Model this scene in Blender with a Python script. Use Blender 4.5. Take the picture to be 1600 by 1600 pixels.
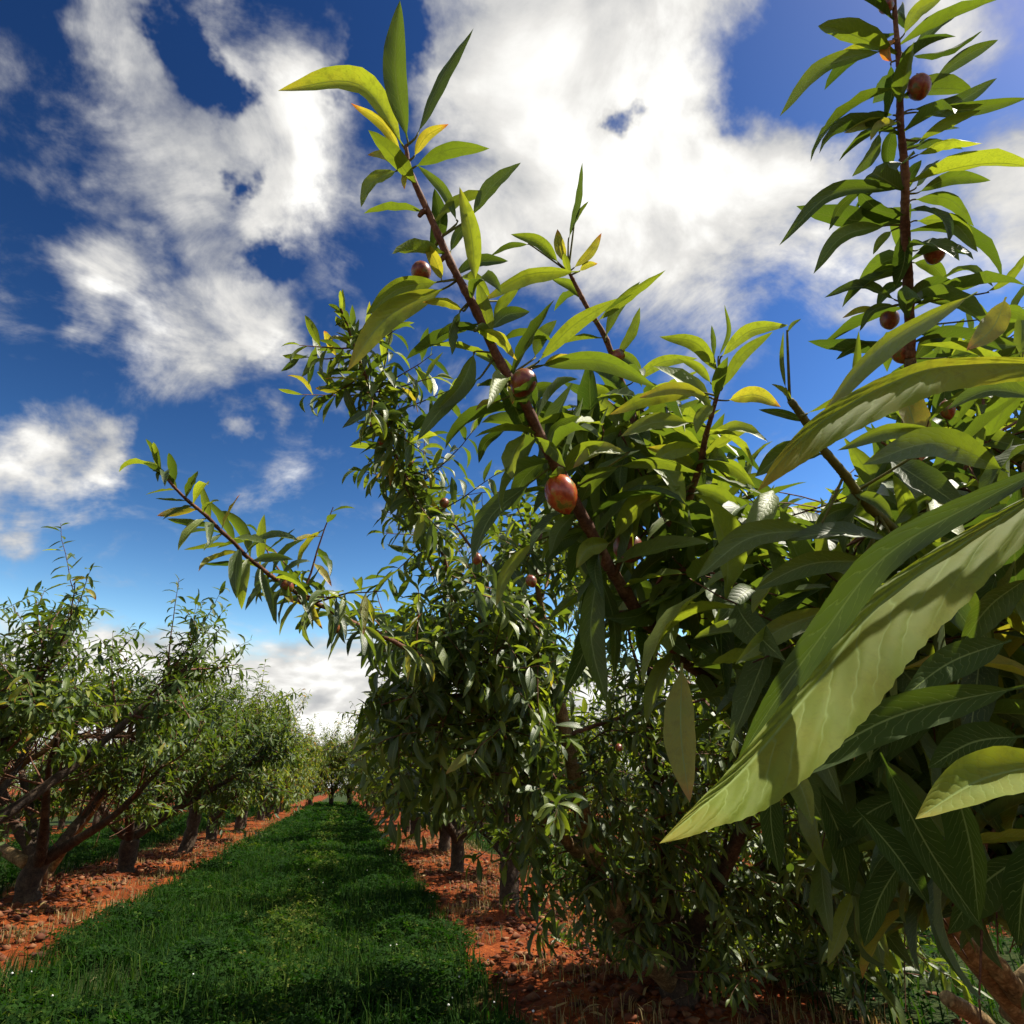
import bpy, math, random
import numpy as np
from mathutils import Matrix, Vector

for o in list(bpy.data.objects):
    bpy.data.objects.remove(o)
scene = bpy.context.scene
COL = scene.collection
R = math.radians

# ------------------------------------------------------------------ camera
FPX = 1043.0                       # focal length in photograph pixels (1600 px wide)
CAM = np.array([0.0, 0.0, 1.25])
PITCH, YAW = R(22.4), R(13.0)      # looking up, turned right of the tree rows (+Y)
SUN_EL, SUN_AZ = R(56.0), R(92.0)  # azimuth clockwise from +Y (the row direction)
EXPOSURE = 0.93

FWD = np.array([math.sin(YAW) * math.cos(PITCH), math.cos(YAW) * math.cos(PITCH), math.sin(PITCH)])
RGT = np.array([math.cos(YAW), -math.sin(YAW), 0.0])
UPV = np.cross(RGT, FWD)

cam_d = bpy.data.cameras.new('camera')
cam_d.sensor_width = 36.0
cam_d.lens = 36.0 * FPX / 1600.0
cam_d.clip_start = 0.02
cam_d.clip_end = 5000.0
cam = bpy.data.objects.new('camera', cam_d)
COL.objects.link(cam)
cam.location = CAM
cam.rotation_euler = (R(90) + PITCH, 0.0, -YAW)
scene.camera = cam
scene.render.resolution_x = 1024
scene.render.resolution_y = 1024
scene.render.engine = 'CYCLES'
scene.cycles.max_bounces = 3
scene.cycles.diffuse_bounces = 1
scene.cycles.glossy_bounces = 2
scene.cycles.adaptive_threshold = 0.02
scene.cycles.transmission_bounces = 2
scene.cycles.transparent_max_bounces = 4
scene.view_settings.view_transform = 'Standard'
scene.view_settings.look = 'None'
scene.view_settings.gamma = 1.0
scene.view_settings.exposure = EXPOSURE


def ray(px, py):
    return FWD + (px - 800.0) / FPX * RGT + (800.0 - py) / FPX * UPV


def P(px, py, d):
    """world point seen at photograph pixel px,py at depth d metres"""
    return CAM + ray(px, py) * d


def proj(p):
    v = np.asarray(p) - CAM
    d = v @ FWD
    dd = np.where(np.abs(d) < 1e-6, 1e-6, d)
    return 800 + FPX * (v @ RGT) / dd, 800 - FPX * (v @ UPV) / dd, d


# ------------------------------------------------------------------ world: sky and clouds
world = bpy.data.worlds.new('World')
scene.world = world
world.use_nodes = True
nt = world.node_tree
nt.nodes.clear()


class NB:
    def __init__(s, tree):
        s.t = tree

    def n(s, typ, **kw):
        nd = s.t.nodes.new(typ)
        for k, v in kw.items():
            setattr(nd, k, v)
        return nd

    def put(s, sock, v):
        if hasattr(v, 'is_linked') or isinstance(v, bpy.types.NodeSocket):
            s.t.links.new(v, sock)
        else:
            sock.default_value = v

    def math(s, op, a, b=0.0, c=None, clamp=False):
        nd = s.n('ShaderNodeMath', operation=op, use_clamp=clamp)
        s.put(nd.inputs[0], a)
        s.put(nd.inputs[1], b)
        if c is not None:
            s.put(nd.inputs[2], c)
        return nd.outputs[0]

    def vmath(s, op, a, b=(0, 0, 0), out=0):
        nd = s.n('ShaderNodeVectorMath', operation=op)
        s.put(nd.inputs[0], a)
        if op == 'SCALE':
            s.put(nd.inputs['Scale'], b)
        else:
            s.put(nd.inputs[1], b)
        return nd.outputs[out]

    def sstep(s, x, a, b, lo=0.0, hi=1.0):
        nd = s.n('ShaderNodeMapRange', interpolation_type='SMOOTHSTEP')
        s.put(nd.inputs[0], x)
        s.put(nd.inputs[1], a)
        s.put(nd.inputs[2], b)
        s.put(nd.inputs[3], lo)
        s.put(nd.inputs[4], hi)
        return nd.outputs[0]

    def mix(s, f, a, b, blend='MIX'):
        nd = s.n('ShaderNodeMix', data_type='RGBA', blend_type=blend)
        s.put(nd.inputs[0], f)
        s.put(nd.inputs[6], a)
        s.put(nd.inputs[7], b)
        return nd.outputs[2]

    def noise(s, vec, scale, detail=4.0, rough=0.5, color=False, dist=0.0, lac=2.0):
        nd = s.n('ShaderNodeTexNoise')
        if vec is not None:
            s.put(nd.inputs['Vector'], vec)
        nd.inputs['Scale'].default_value = scale
        nd.inputs['Detail'].default_value = detail
        nd.inputs['Roughness'].default_value = rough
        nd.inputs['Lacunarity'].default_value = lac
        nd.inputs['Distortion'].default_value = dist
        return nd.outputs[1 if color else 0]

    def ramp(s, f, stops):
        nd = s.n('ShaderNodeValToRGB')
        e = nd.color_ramp.elements
        while len(e) > 1:
            e.remove(e[-1])
        e[0].position, e[0].color = stops[0][0], (*stops[0][1], 1)
        for p, c in stops[1:]:
            k = e.new(p)
            k.color = (*c, 1)
        s.put(nd.inputs[0], f)
        return nd.outputs[0]


B = NB(nt)
tc = B.n('ShaderNodeTexCoord')
DIR = tc.outputs['Generated']
sky = B.n('ShaderNodeTexSky', sky_type='NISHITA')
sky.sun_disc = False
sky.sun_elevation = SUN_EL
sky.sun_rotation = SUN_AZ
sky.air_density = 1.0
sky.dust_density = 0.4
sky.ozone_density = 3.0
sky.altitude = 900.0
hs = B.n('ShaderNodeHueSaturation')
hs.inputs['Saturation'].default_value = 1.22
hs.inputs['Value'].default_value = 0.95
hs.inputs['Hue'].default_value = 0.507
nt.links.new(sky.outputs[0], hs.inputs['Color'])
gm = B.n('ShaderNodeGamma')
gm.inputs[1].default_value = 2.5
nt.links.new(hs.outputs[0], gm.inputs[0])
SKYC = B.mix(1.0, gm.outputs[0], (2.3, 0.74, 0.200, 1), 'MULTIPLY')

warpn = B.noise(DIR, 4.0, 6.0, 0.60, color=True)
warp = B.vmath('SCALE', B.vmath('SUBTRACT', warpn, (0.5, 0.5, 0.5)), 0.30)
DW = B.vmath('ADD', DIR, warp)
# cloud banks: (px, py, radius px, weight) as directions in the sky
BLOBS = [(860, 70, 270, 1.15), (980, 270, 270, 1.0), (780, 330, 190, .85), (1180, 300, 190, .85), (1080, 430, 170, .70), (690, 110, 120, .80),
         (1330, 390, 140, .62), (1590, 300, 150, .70), (1490, 10, 130, .62), (1050, 30, 150, .9),
         (165, 80, 130, .88), (420, 120, 165, .90), (280, 250, 190, .86), (450, 270, 150, .88), (370, 520, 160, .80), (435, 550, 90, .90),
         (180, 420, 120, .78), (350, 390, 120, .70), (310, 610, 80, .60), (30, 700, 125, 1.0), (115, 690, 85, .9), (0, 790, 95, .85), (375, 700, 40, .52), (440, 655, 44, .50)]
HOLES = [(1000, 145, 38), (1270, 135, 125), (290, 80, 58), (378, 235, 40), (565, 50, 80), (470, 400, 60)]
field = None
for (bx, by, br, w) in BLOBS:
    c = ray(bx, by)
    sc = FPX * np.linalg.norm(c)
    c = c / np.linalg.norm(c)
    dist = B.vmath('DISTANCE', DW, tuple(c), out=1)
    v = B.sstep(dist, 1.35 * br / sc, 0.15 * br / sc, 0.0, w)
    field = v if field is None else B.math('SMOOTH_MAX', field, v, 0.12)
hole = None
for (bx, by, br) in HOLES:
    c = ray(bx, by)
    sc = FPX * np.linalg.norm(c)
    c = c / np.linalg.norm(c)
    dist = B.vmath('DISTANCE', DW, tuple(c), out=1)
    v = B.sstep(dist, 1.3 * br / sc, 0.2 * br / sc, 0.0, 0.85)
    hole = v if hole is None else B.math('MAXIMUM', hole, v)
sep = B.n('ShaderNodeSeparateXYZ')
nt.links.new(DIR, sep.inputs[0])
Z = sep.outputs[2]
# bank low over the horizon, all the way round
lown = B.noise(DIR, 4.0, 4.0, 0.5)
low = B.sstep(B.math('ADD', Z, B.math('MULTIPLY', B.math('SUBTRACT', lown, 0.5), 0.16)), 0.245, 0.13, 0.0, 1.0)
# the same kind of broken cloud outside the picture
cosv = B.vmath('DOT_PRODUCT', DIR, tuple(FWD), out=1)
outside = B.sstep(cosv, 0.80, 0.66)
gen = B.math('MULTIPLY', B.sstep(B.noise(DIR, 2.2, 3.0, 0.5), 0.46, 0.66, 0.0, 1.0), outside)
field = B.math('SUBTRACT', field, hole)
field = B.math('MAXIMUM', B.math('MAXIMUM', field, low), gen)
comb = B.n('ShaderNodeCombineXYZ')
zz = B.math('ADD', B.math('ABSOLUTE', Z), 0.45)
for i in range(3):
    nt.links.new(zz, comb.inputs[i])
LAY = B.vmath('DIVIDE', DIR, comb.outputs[0])
fb = B.noise(LAY, 5.2, 9.0, 0.62, dist=0.5)
sund = (math.sin(SUN_AZ) * math.cos(SUN_EL), math.cos(SUN_AZ) * math.cos(SUN_EL), math.sin(SUN_EL))
fb3 = B.noise(LAY, 17.0, 5.0, 0.60, dist=0.3)
dens = B.math('ADD', field, B.math('MULTIPLY', B.math('SUBTRACT', fb, 0.5), 1.75))
dens = B.math('ADD', dens, B.math('MULTIPLY', B.math('SUBTRACT', fb3, 0.5), 0.55))
alpha = B.sstep(dens, 0.08, 0.86)
fb1 = B.noise(LAY, 5.2, 3.0, 0.55, dist=0.3)
fb2 = B.noise(B.vmath('ADD', LAY, (0.045, 0.0, 0.05)), 5.2, 3.0, 0.55, dist=0.3)
shade = B.math('ADD', B.math('MULTIPLY', B.math('SUBTRACT', fb1, fb2), 1.5), B.sstep(dens, 0.25, 1.35, 0.42, 0.90))
shade = B.math('ADD', shade, B.math('MULTIPLY', B.math('SUBTRACT', fb, 0.5), 0.35), clamp=True)
cloudcol = B.ramp(shade, [(0.0, (3.6, 3.75, 4.15)), (0.40, (5.9, 5.95, 6.0)), (0.72, (8.8, 8.65, 8.3)), (1.0, (12.6, 12.5, 12.0))])
skycol = B.mix(alpha, SKYC, cloudcol)
world.cycles.sampling_method = 'MANUAL'
world.cycles.sample_map_resolution = 256
bg = B.n('ShaderNodeBackground')
bg.inputs['Strength'].default_value = 0.05
nt.links.new(skycol, bg.inputs['Color'])
wo = B.n('ShaderNodeOutputWorld')
nt.links.new(bg.outputs[0], wo.inputs['Surface'])

# ------------------------------------------------------------------ sun
sl = bpy.data.lights.new('sun', 'SUN')
sl.energy = 5.0
sl.angle = R(0.53)
sl.color = (1.0, 0.93, 0.80)
so = bpy.data.objects.new('sun', sl)
COL.objects.link(so)
so.rotation_euler = Vector(sund).to_track_quat('Z', 'Y').to_euler()
so.location = (20, 0, 30)


# ------------------------------------------------------------------ materials
def new_mat(name):
    m = bpy.data.materials.new(name)
    m.use_nodes = True
    t = m.node_tree
    t.nodes.clear()
    b = NB(t)
    out = b.n('ShaderNodeOutputMaterial')
    return m, b, out


def leaf_material(name, hero=False, yellow=0.0, spec=None, rough=None, pale=0.22):
    m, b, out = new_mat(name)
    at = b.n('ShaderNodeAttribute', attribute_name='tone')
    oi = b.n('ShaderNodeObjectInfo')
    isr = b.math('LESS_THAN', at.outputs['Fac'], -0.5)
    tone = b.math('ADD', b.math('MULTIPLY', isr, b.math('MULTIPLY', oi.outputs['Random'], 0.90)),
                  b.math('MULTIPLY', b.math('SUBTRACT', 1.0, isr), at.outputs['Fac']))
    uv = b.n('ShaderNodeUVMap', uv_map='uv')
    sp = b.n('ShaderNodeSeparateXYZ')
    b.t.links.new(uv.outputs[0], sp.inputs[0])
    u, v = sp.outputs[0], sp.outputs[1]
    av = b.math('ABSOLUTE', b.math('SUBTRACT', v, 0.5))        # 0 at midrib, .5 at margin
    geo = b.n('ShaderNodeNewGeometry')
    tcx = b.n('ShaderNodeTexCoord')
    blotch = b.noise(tcx.outputs['Object'], 9.0 if not hero else 30.0, 3.0, 0.6)
    y0 = yellow
    tone2 = b.math('ADD', b.math('ADD', tone, y0), b.math('MULTIPLY', b.math('SUBTRACT', blotch, 0.5), 0.16))
    # tips and margins of older leaves turn yellow and rust
    tip = b.math('MULTIPLY', b.sstep(u, 0.72, 1.0), b.sstep(tone, 0.62, 0.92, 0.0, 0.17))
    tone3 = b.math('ADD', tone2, tip)
    refl = b.ramp(tone3, [(0.0, (0.018, 0.034, 0.007)), (0.45, (0.038, 0.064, 0.009)), (0.78, (0.088, 0.115, 0.015)),
                          (0.90, (0.16, 0.14, 0.020)), (1.0, (0.20, 0.065, 0.018))])
    tran = b.ramp(tone3, [(0.0, (0.020, 0.040, 0.003)), (0.45, (0.070, 0.100, 0.005)), (0.78, (0.18, 0.21, 0.009)),
                          (0.90, (0.28, 0.21, 0.014)), (1.0, (0.30, 0.08, 0.012))])
    # veins: pale midrib, side veins running forward to the margin
    mid = b.sstep(av, 0.035, 0.010)
    ph = b.math('SUBTRACT', b.math('MULTIPLY', u, 15.0), b.math('MULTIPLY', av, 5.5))
    wob = b.math('MULTIPLY', b.noise(b.vmath('ADD', uv.outputs[0], b.vmath('SCALE', tcx.outputs['Object'], 3.0)), 3.0, 3.0), 2.6)
    fr = b.math('FRACT', b.math('ADD', ph, wob))
    side = b.math('ABSOLUTE', b.math('SUBTRACT', fr, 0.5))      # .5 on the vein, 0 between
    vein = b.math('MULTIPLY', b.sstep(side, 0.43, 0.5), b.sstep(av, 0.5, 0.30))
    vm = b.math('MAXIMUM', b.math('MULTIPLY', mid, 0.85), b.math('MULTIPLY', vein, 0.55 if hero else 0.30))
    under = b.math('MULTIPLY', geo.outputs['Backfacing'], pale)
    refl2 = b.mix(vm, refl, (0.17, 0.22, 0.06, 1))
    refl3 = b.mix(under, refl2, (0.10, 0.14, 0.045, 1))
    mott = b.sstep(b.noise(tcx.outputs['Object'], 120.0 if hero else 40.0, 4.0, 0.65), 0.46, 0.70, 0.0, 0.45)
    tran2 = b.mix(b.math('MAXIMUM', b.math('MULTIPLY', vm, 0.9), mott), tran, (0.035, 0.050, 0.006, 1))
    pr = b.n('ShaderNodeBsdfPrincipled')
    b.t.links.new(refl3, pr.inputs['Base Color'])
    rg = b.math('ADD', rough if rough else (0.46 if hero else 0.36), b.math('MULTIPLY', blotch, 0.20))
    rg = b.math('ADD', rg, b.math('MULTIPLY', geo.outputs['Backfacing'], 0.2))
    b.t.links.new(rg, pr.inputs['Roughness'])
    pr.inputs['Specular IOR Level'].default_value = spec if spec is not None else (0.34 if hero else 0.38)
    tr = b.n('ShaderNodeBsdfTranslucent')
    b.t.links.new(tran2, tr.inputs['Color'])
    # quilted relief between the side veins
    puff = b.math('SUBTRACT', 1.0, b.math('POWER', b.math('MULTIPLY', side, 2.0), 3.0))
    hgt = b.math('SUBTRACT', b.math('MULTIPLY', puff, b.sstep(av, 0.5, 0.25, 0.1, 0.6)), b.math('MULTIPLY', mid, 0.6))
    fine = b.noise(uv.outputs[0], 40.0, 2.0)
    bp = b.n('ShaderNodeBump')
    bp.inputs['Strength'].default_value = 0.22 if hero else 0.30
    bp.inputs['Distance'].default_value = 0.0022 if hero else 0.003
    b.t.links.new(b.math('ADD', hgt, b.math('MULTIPLY', fine, 0.10)), bp.inputs['Height'])
    b.t.links.new(bp.outputs[0], pr.inputs['Normal'])
    ms = b.n('ShaderNodeAddShader')
    b.t.links.new(pr.outputs[0], ms.inputs[0])
    b.t.links.new(tr.outputs[0], ms.inputs[1])
    b.t.links.new(ms.outputs[0], out.inputs['Surface'])
    return m


def bark_material(name, c0, c1, c2, scale=30.0, bump=0.006):
    m, b, out = new_mat(name)
    tcx = b.n('ShaderNodeTexCoord')
    n1 = b.noise(tcx.outputs['Object'], scale, 6.0, 0.65)
    n2 = b.noise(tcx.outputs['Object'], scale * 0.18, 3.0, 0.6)
    n3 = b.noise(tcx.outputs['Object'], scale * 4.5, 3.0, 0.6)
    f = b.math('ADD', b.math('ADD', b.math('MULTIPLY', n1, 0.55), b.math('MULTIPLY', n2, 0.5)), b.math('MULTIPLY', b.math('SUBTRACT', n3, 0.5), 0.45))
    col = b.ramp(f, [(0.35, c0), (0.52, c1), (0.70, c2)])
    pr = b.n('ShaderNodeBsdfPrincipled')
    b.t.links.new(col, pr.inputs['Base Color'])
    pr.inputs['Roughness'].default_value = 0.75
    pr.inputs['Specular IOR Level'].default_value = 0.25
    bp = b.n('ShaderNodeBump')
    bp.inputs['Strength'].default_value = 0.8
    bp.inputs['Distance'].default_value = bump
    b.t.links.new(n1, bp.inputs['Height'])
    b.t.links.new(bp.outputs[0], pr.inputs['Normal'])
    b.t.links.new(pr.outputs[0], out.inputs['Surface'])
    return m


def fruit_material(name='fruit_skin', shift=0.0, stops=None, rough=.36):
    m, b, out = new_mat(name)
    tcx = b.n('ShaderNodeTexCoord')
    oi = b.n('ShaderNodeObjectInfo')
    sh = b.vmath('ADD', tcx.outputs['Object'], b.vmath('SCALE', oi.outputs['Location'], 3.0))
    n1 = b.noise(sh, 1.5, 4.0, 0.6)
    n2 = b.noise(sh, 16.0, 2.0, 0.5)
    f = b.math('ADD', b.math('ADD', n1, shift), b.math('MULTIPLY', b.math('SUBTRACT', n2, 0.5), 0.10))
    col = b.ramp(f, stops or [(0.36, (0.10, 0.10, 0.016)), (0.44, (0.24, 0.095, 0.020)), (0.52, (0.22, 0.034, 0.010)), (0.68, (0.07, 0.013, 0.008))])
    pr = b.n('ShaderNodeBsdfPrincipled')
    b.t.links.new(col, pr.inputs['Base Color'])
    pr.inputs['Roughness'].default_value = rough
    pr.inputs['Specular IOR Level'].default_value = 0.5
    b.t.links.new(pr.outputs[0], out.inputs['Surface'])
    return m


def plain_leafy(name, stops, trans, rough=0.5, spec=0.3):
    m, b, out = new_mat(name)
    at = b.n('ShaderNodeAttribute', attribute_name='tone')
    col = b.ramp(at.outputs['Fac'], stops)
    pr = b.n('ShaderNodeBsdfPrincipled')
    b.t.links.new(col, pr.inputs['Base Color'])
    pr.inputs['Roughness'].default_value = rough
    pr.inputs['Specular IOR Level'].default_value = spec
    tr = b.n('ShaderNodeBsdfTranslucent')
    b.t.links.new(b.mix(1.0, col, (*trans, 1), 'MULTIPLY'), tr.inputs['Color'])
    ad = b.n('ShaderNodeAddShader')
    b.t.links.new(pr.outputs[0], ad.inputs[0])
    b.t.links.new(tr.outputs[0], ad.inputs[1])
    b.t.links.new(ad.outputs[0], out.inputs['Surface'])
    return m


M_LEAF = leaf_material('peach_leaf')
M_HERO = leaf_material('peach_leaf_close', hero=True)
M_FARLEAF = leaf_material('peach_leaf_sunny', yellow=0.16, spec=0.2)  # yellower copy, sunlight on far crowns put into the colour
M_BIG = leaf_material('peach_leaf_matt', hero=True, spec=0.08, rough=0.65, pale=0.0)
M_NEAR = leaf_material('peach_leaf_near', hero=True, spec=0.30, rough=0.44)
M_DULL = leaf_material('peach_leaf_row', spec=0.20)
M_BARK = bark_material('old_bark', (0.050, 0.031, 0.014), (0.20, 0.130, 0.055), (0.46, 0.33, 0.15), 26.0, 0.008)
M_TRUNK = bark_material('dark_trunk_bark', (0.016, 0.011, 0.008), (0.055, 0.036, 0.022), (0.13, 0.09, 0.055), 22.0, 0.02)
M_TWIG = bark_material('young_bark', (0.045, 0.020, 0.012), (0.11, 0.045, 0.025), (0.24, 0.12, 0.065), 60.0, 0.0018)
M_SHOOT = bark_material('green_shoot', (0.06, 0.055, 0.015), (0.10, 0.10, 0.022), (0.15, 0.14, 0.03), 60.0, 0.0005)
M_FRUIT = fruit_material()
M_RIPE = fruit_material('ripe_fruit_skin', 0.0, [(0.36, (0.16, 0.14, 0.02)), (0.43, (0.38, 0.15, 0.025)), (0.50, (0.40, 0.065, 0.018)), (0.70, (0.24, 0.03, 0.012))], .26)
M_GRASS = plain_leafy('grass_blades', [(0.0, (0.005, 0.017, 0.003)), (0.6, (0.012, 0.034, 0.004)), (0.9, (0.042, 0.064, 0.008)), (1.0, (0.13, 0.11, 0.03))], (0.7, 0.9, 0.3), 0.9, 0.08)
M_STRAW = plain_leafy('dry_weeds', [(0.0, (0.05, 0.065, 0.018)), (0.5, (0.17, 0.12, 0.042)), (1.0, (0.28, 0.19, 0.075))], (0.5, 0.5, 0.3), 0.7)
M_PETAL = plain_leafy('clover_petals', [(0.0, (0.7, 0.7, 0.66)), (1.0, (0.8, 0.8, 0.75))], (0.2, 0.2, 0.2), 0.6)


def soil_material():
    m, b, out = new_mat('orchard_ground')
    tcx = b.n('ShaderNodeTexCoord')
    co = tcx.outputs['Object']
    sp = b.n('ShaderNodeSeparateXYZ')
    b.t.links.new(co, sp.inputs[0])
    wob = b.math('MULTIPLY', b.math('SUBTRACT', b.noise(co, 0.9, 4.0, 0.6), 0.5), 1.1)
    x = b.math('ADD', sp.outputs[0], wob)
    # rows every 5.1 m: soil strips under the trees, grass between; path centre x = -0.57
    ph = b.math('SUBTRACT', b.math('MODULO', b.math('ADD', x, 51.0 + 2.55 + 0.57), 5.1), 2.55)
    g = b.sstep(b.math('ABSOLUTE', ph), 1.75, 1.45)
    n1 = b.noise(co, 3.0, 6.0, 0.65)
    n2 = b.noise(co, 24.0, 5.0, 0.65)
    f = b.math('ADD', b.math('MULTIPLY', n1, 0.6), b.math('MULTIPLY', n2, 0.4))
    soil = b.ramp(f, [(0.32, (0.050, 0.013, 0.005)), (0.46, (0.15, 0.034, 0.009)), (0.58, (0.26, 0.064, 0.014)), (0.72, (0.31, 0.12, 0.04))])
    litter = b.sstep(b.noise(co, 7.0, 5.0, 0.7), 0.58, 0.70, 0.0, 0.35)
    soil = b.mix(litter, soil, (0.16, 0.10, 0.035, 1))
    damp = b.sstep(b.noise(co, 0.7, 4.0, 0.6), 0.40, 0.60)
    soil = b.mix(damp, b.mix(1.0, soil, (0.70, 0.62, 0.60, 1), "MULTIPLY"), soil)
    turf = b.ramp(f, [(0.35, (0.014, 0.026, 0.006)), (0.65, (0.035, 0.050, 0.012))])
    col = b.mix(g, soil, turf)
    pr = b.n('ShaderNodeBsdfPrincipled')
    b.t.links.new(col, pr.inputs['Base Color'])
    pr.inputs['Roughness'].default_value = 0.95
    pr.inputs['Specular IOR Level'].default_value = 0.1
    bp = b.n('ShaderNodeBump')
    bp.inputs['Strength'].default_value = 1.0
    bp.inputs['Distance'].default_value = 0.05
    b.t.links.new(f, bp.inputs['Height'])
    b.t.links.new(bp.outputs[0], pr.inputs['Normal'])
    b.t.links.new(pr.outputs[0], out.inputs['Surface'])
    return m


M_SOIL = soil_material()
mcl, bb_, oo_ = new_mat('soil_clod')
tcx_ = bb_.n('ShaderNodeTexCoord')
pr_ = bb_.n('ShaderNodeBsdfPrincipled')
bb_.t.links.new(bb_.ramp(bb_.noise(tcx_.outputs['Object'], 6.0, 4.0), [(0.35, (0.055, 0.016, 0.006)), (0.55, (0.15, 0.042, 0.013)), (0.7, (0.24, 0.12, 0.05))]), pr_.inputs['Base Color'])
pr_.inputs['Roughness'].default_value = 0.95
bb_.t.links.new(pr_.outputs[0], oo_.inputs['Surface'])
M_CLOD = mcl


# ------------------------------------------------------------------ mesh helpers
def unit(a):
    a = np.asarray(a, float)
    n = np.linalg.norm(a, axis=-1, keepdims=True)
    return a / np.maximum(n, 1e-9)


def build_mesh(name, V, F, mat, uv=None, tone=None, smooth=True):
    """V (n,3), F (k,3|4) arrays"""
    me = bpy.data.meshes.new(name)
    V = np.ascontiguousarray(V, np.float32)
    F = np.ascontiguousarray(F, np.int32)
    k = F.shape[1]
    me.vertices.add(len(V))
    me.vertices.foreach_set('co', V.ravel())
    me.loops.add(F.size)
    me.loops.foreach_set('vertex_index', F.ravel())
    me.polygons.add(len(F))
    me.polygons.foreach_set('loop_start', np.arange(0, F.size, k, dtype=np.int32))
    me.polygons.foreach_set('loop_total', np.full(len(F), k, np.int32))
    if smooth:
        me.polygons.foreach_set('use_smooth', np.ones(len(F), bool))
    if uv is not None:
        ul = me.uv_layers.new(name='uv')
        ul.data.foreach_set('uv', np.ascontiguousarray(uv[F.ravel()], np.float32).ravel())
    if tone is not None:
        at = me.attributes.new('tone', 'FLOAT', 'POINT')
        at.data.foreach_set('value', np.ascontiguousarray(tone, np.float32))
    me.materials.append(mat)
    me.update()
    me.validate()
    return me


def add_obj(name, data, parent=None, kind=None, label=None, category=None, group=None, loc=None):
    o = bpy.data.objects.new(name, data)
    COL.objects.link(o)
    if parent is not None:
        o.parent = parent
    if loc is not None:
        o.location = loc
    for k, v in (('kind', kind), ('label', label), ('category', category), ('group', group)):
        if v:
            o[k] = v
    return o


def catmull(pts, n):
    """resample control points (with any number of columns) along a Catmull-Rom curve"""
    p = np.asarray(pts, float)
    if len(p) == 2:
        t = np.linspace(0, 1, n)[:, None]
        return p[0] * (1 - t) + p[1] * t
    q = np.vstack([2 * p[0] - p[1], p, 2 * p[-1] - p[-2]])
    m = len(p) - 1
    t = np.linspace(0, m, n)
    i = np.minimum(t.astype(int), m - 1)
    f = (t - i)[:, None]
    a, b_, c, d = q[i], q[i + 1], q[i + 2], q[i + 3]
    return 0.5 * ((2 * b_) + (c - a) * f + (2 * a - 5 * b_ + 4 * c - d) * f ** 2 + (3 * b_ - a - 3 * c + d) * f ** 3)


def tube(pts, rad, sides=6, rng=None, lump=0.0):
    pts = np.asarray(pts, float)
    n = len(pts)
    rad = np.broadcast_to(np.asarray(rad, float), (n,))
    T = unit(np.gradient(pts, axis=0))
    ref = np.array([0.13, 0.21, 0.97]) if abs(T[0][2]) < 0.9 else np.array([1.0, 0.1, 0.0])
    N = []
    cur = unit(np.cross(T[0], ref))
    for k in range(n):
        cur = unit(cur - T[k] * (cur @ T[k]))
        N.append(cur)
    N = np.array(N)
    Bn = np.cross(T, N)
    a = np.linspace(0, 2 * math.pi, sides, endpoint=False)
    rr = rad[:, None] * np.ones((n, sides))
    if lump > 0 and rng is not None:
        rr = rr * (1 + lump * rng.standard_normal((n, sides)))
    V = pts[:, None, :] + rr[..., None] * (np.cos(a)[None, :, None] * N[:, None, :] + np.sin(a)[None, :, None] * Bn[:, None, :])
    V = V.reshape(-1, 3)
    i, j = np.meshgrid(np.arange(n - 1), np.arange(sides), indexing='ij')
    j2 = (j + 1) % sides
    F = np.stack([i * sides + j, i * sides + j2, (i + 1) * sides + j2, (i + 1) * sides + j], -1).reshape(-1, 4)
    # close the ends with a centre fan (degenerate quads kept simple)
    c0, c1 = len(V), len(V) + 1
    V = np.vstack([V, pts[0], pts[-1] + T[-1] * rad[-1] * 0.5])
    jj = np.arange(0, sides, 2)
    e0 = np.stack([np.full(len(jj), c0), (jj + 2) % sides, (jj + 1) % sides, jj], -1)
    base = (n - 1) * sides
    e1 = np.stack([np.full(len(jj), c1), base + jj, base + (jj + 1) % sides, base + (jj + 2) % sides], -1)
    if sides % 2 == 0:
        F = np.vstack([F, e0, e1])
    return V, F


def join(parts):
    Vs, Fs, o = [], [], 0
    for V, F in parts:
        Vs.append(V)
        Fs.append(F + o)
        o += len(V)
    return np.vstack(Vs), np.vstack(Fs)


# ------------------------------------------------------------------ leaves
def width_profile(t):
    """peach leaf: thin stalk, widest below the middle, long drawn-out tip"""
    s = np.clip((t - 0.07) / 0.93, 0, 1)
    w = (s ** 0.75) * ((1 - s) ** 0.95)
    w = w / 0.372
    return np.maximum(w, np.where(t < 0.09, 0.07, 0.0))


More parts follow.
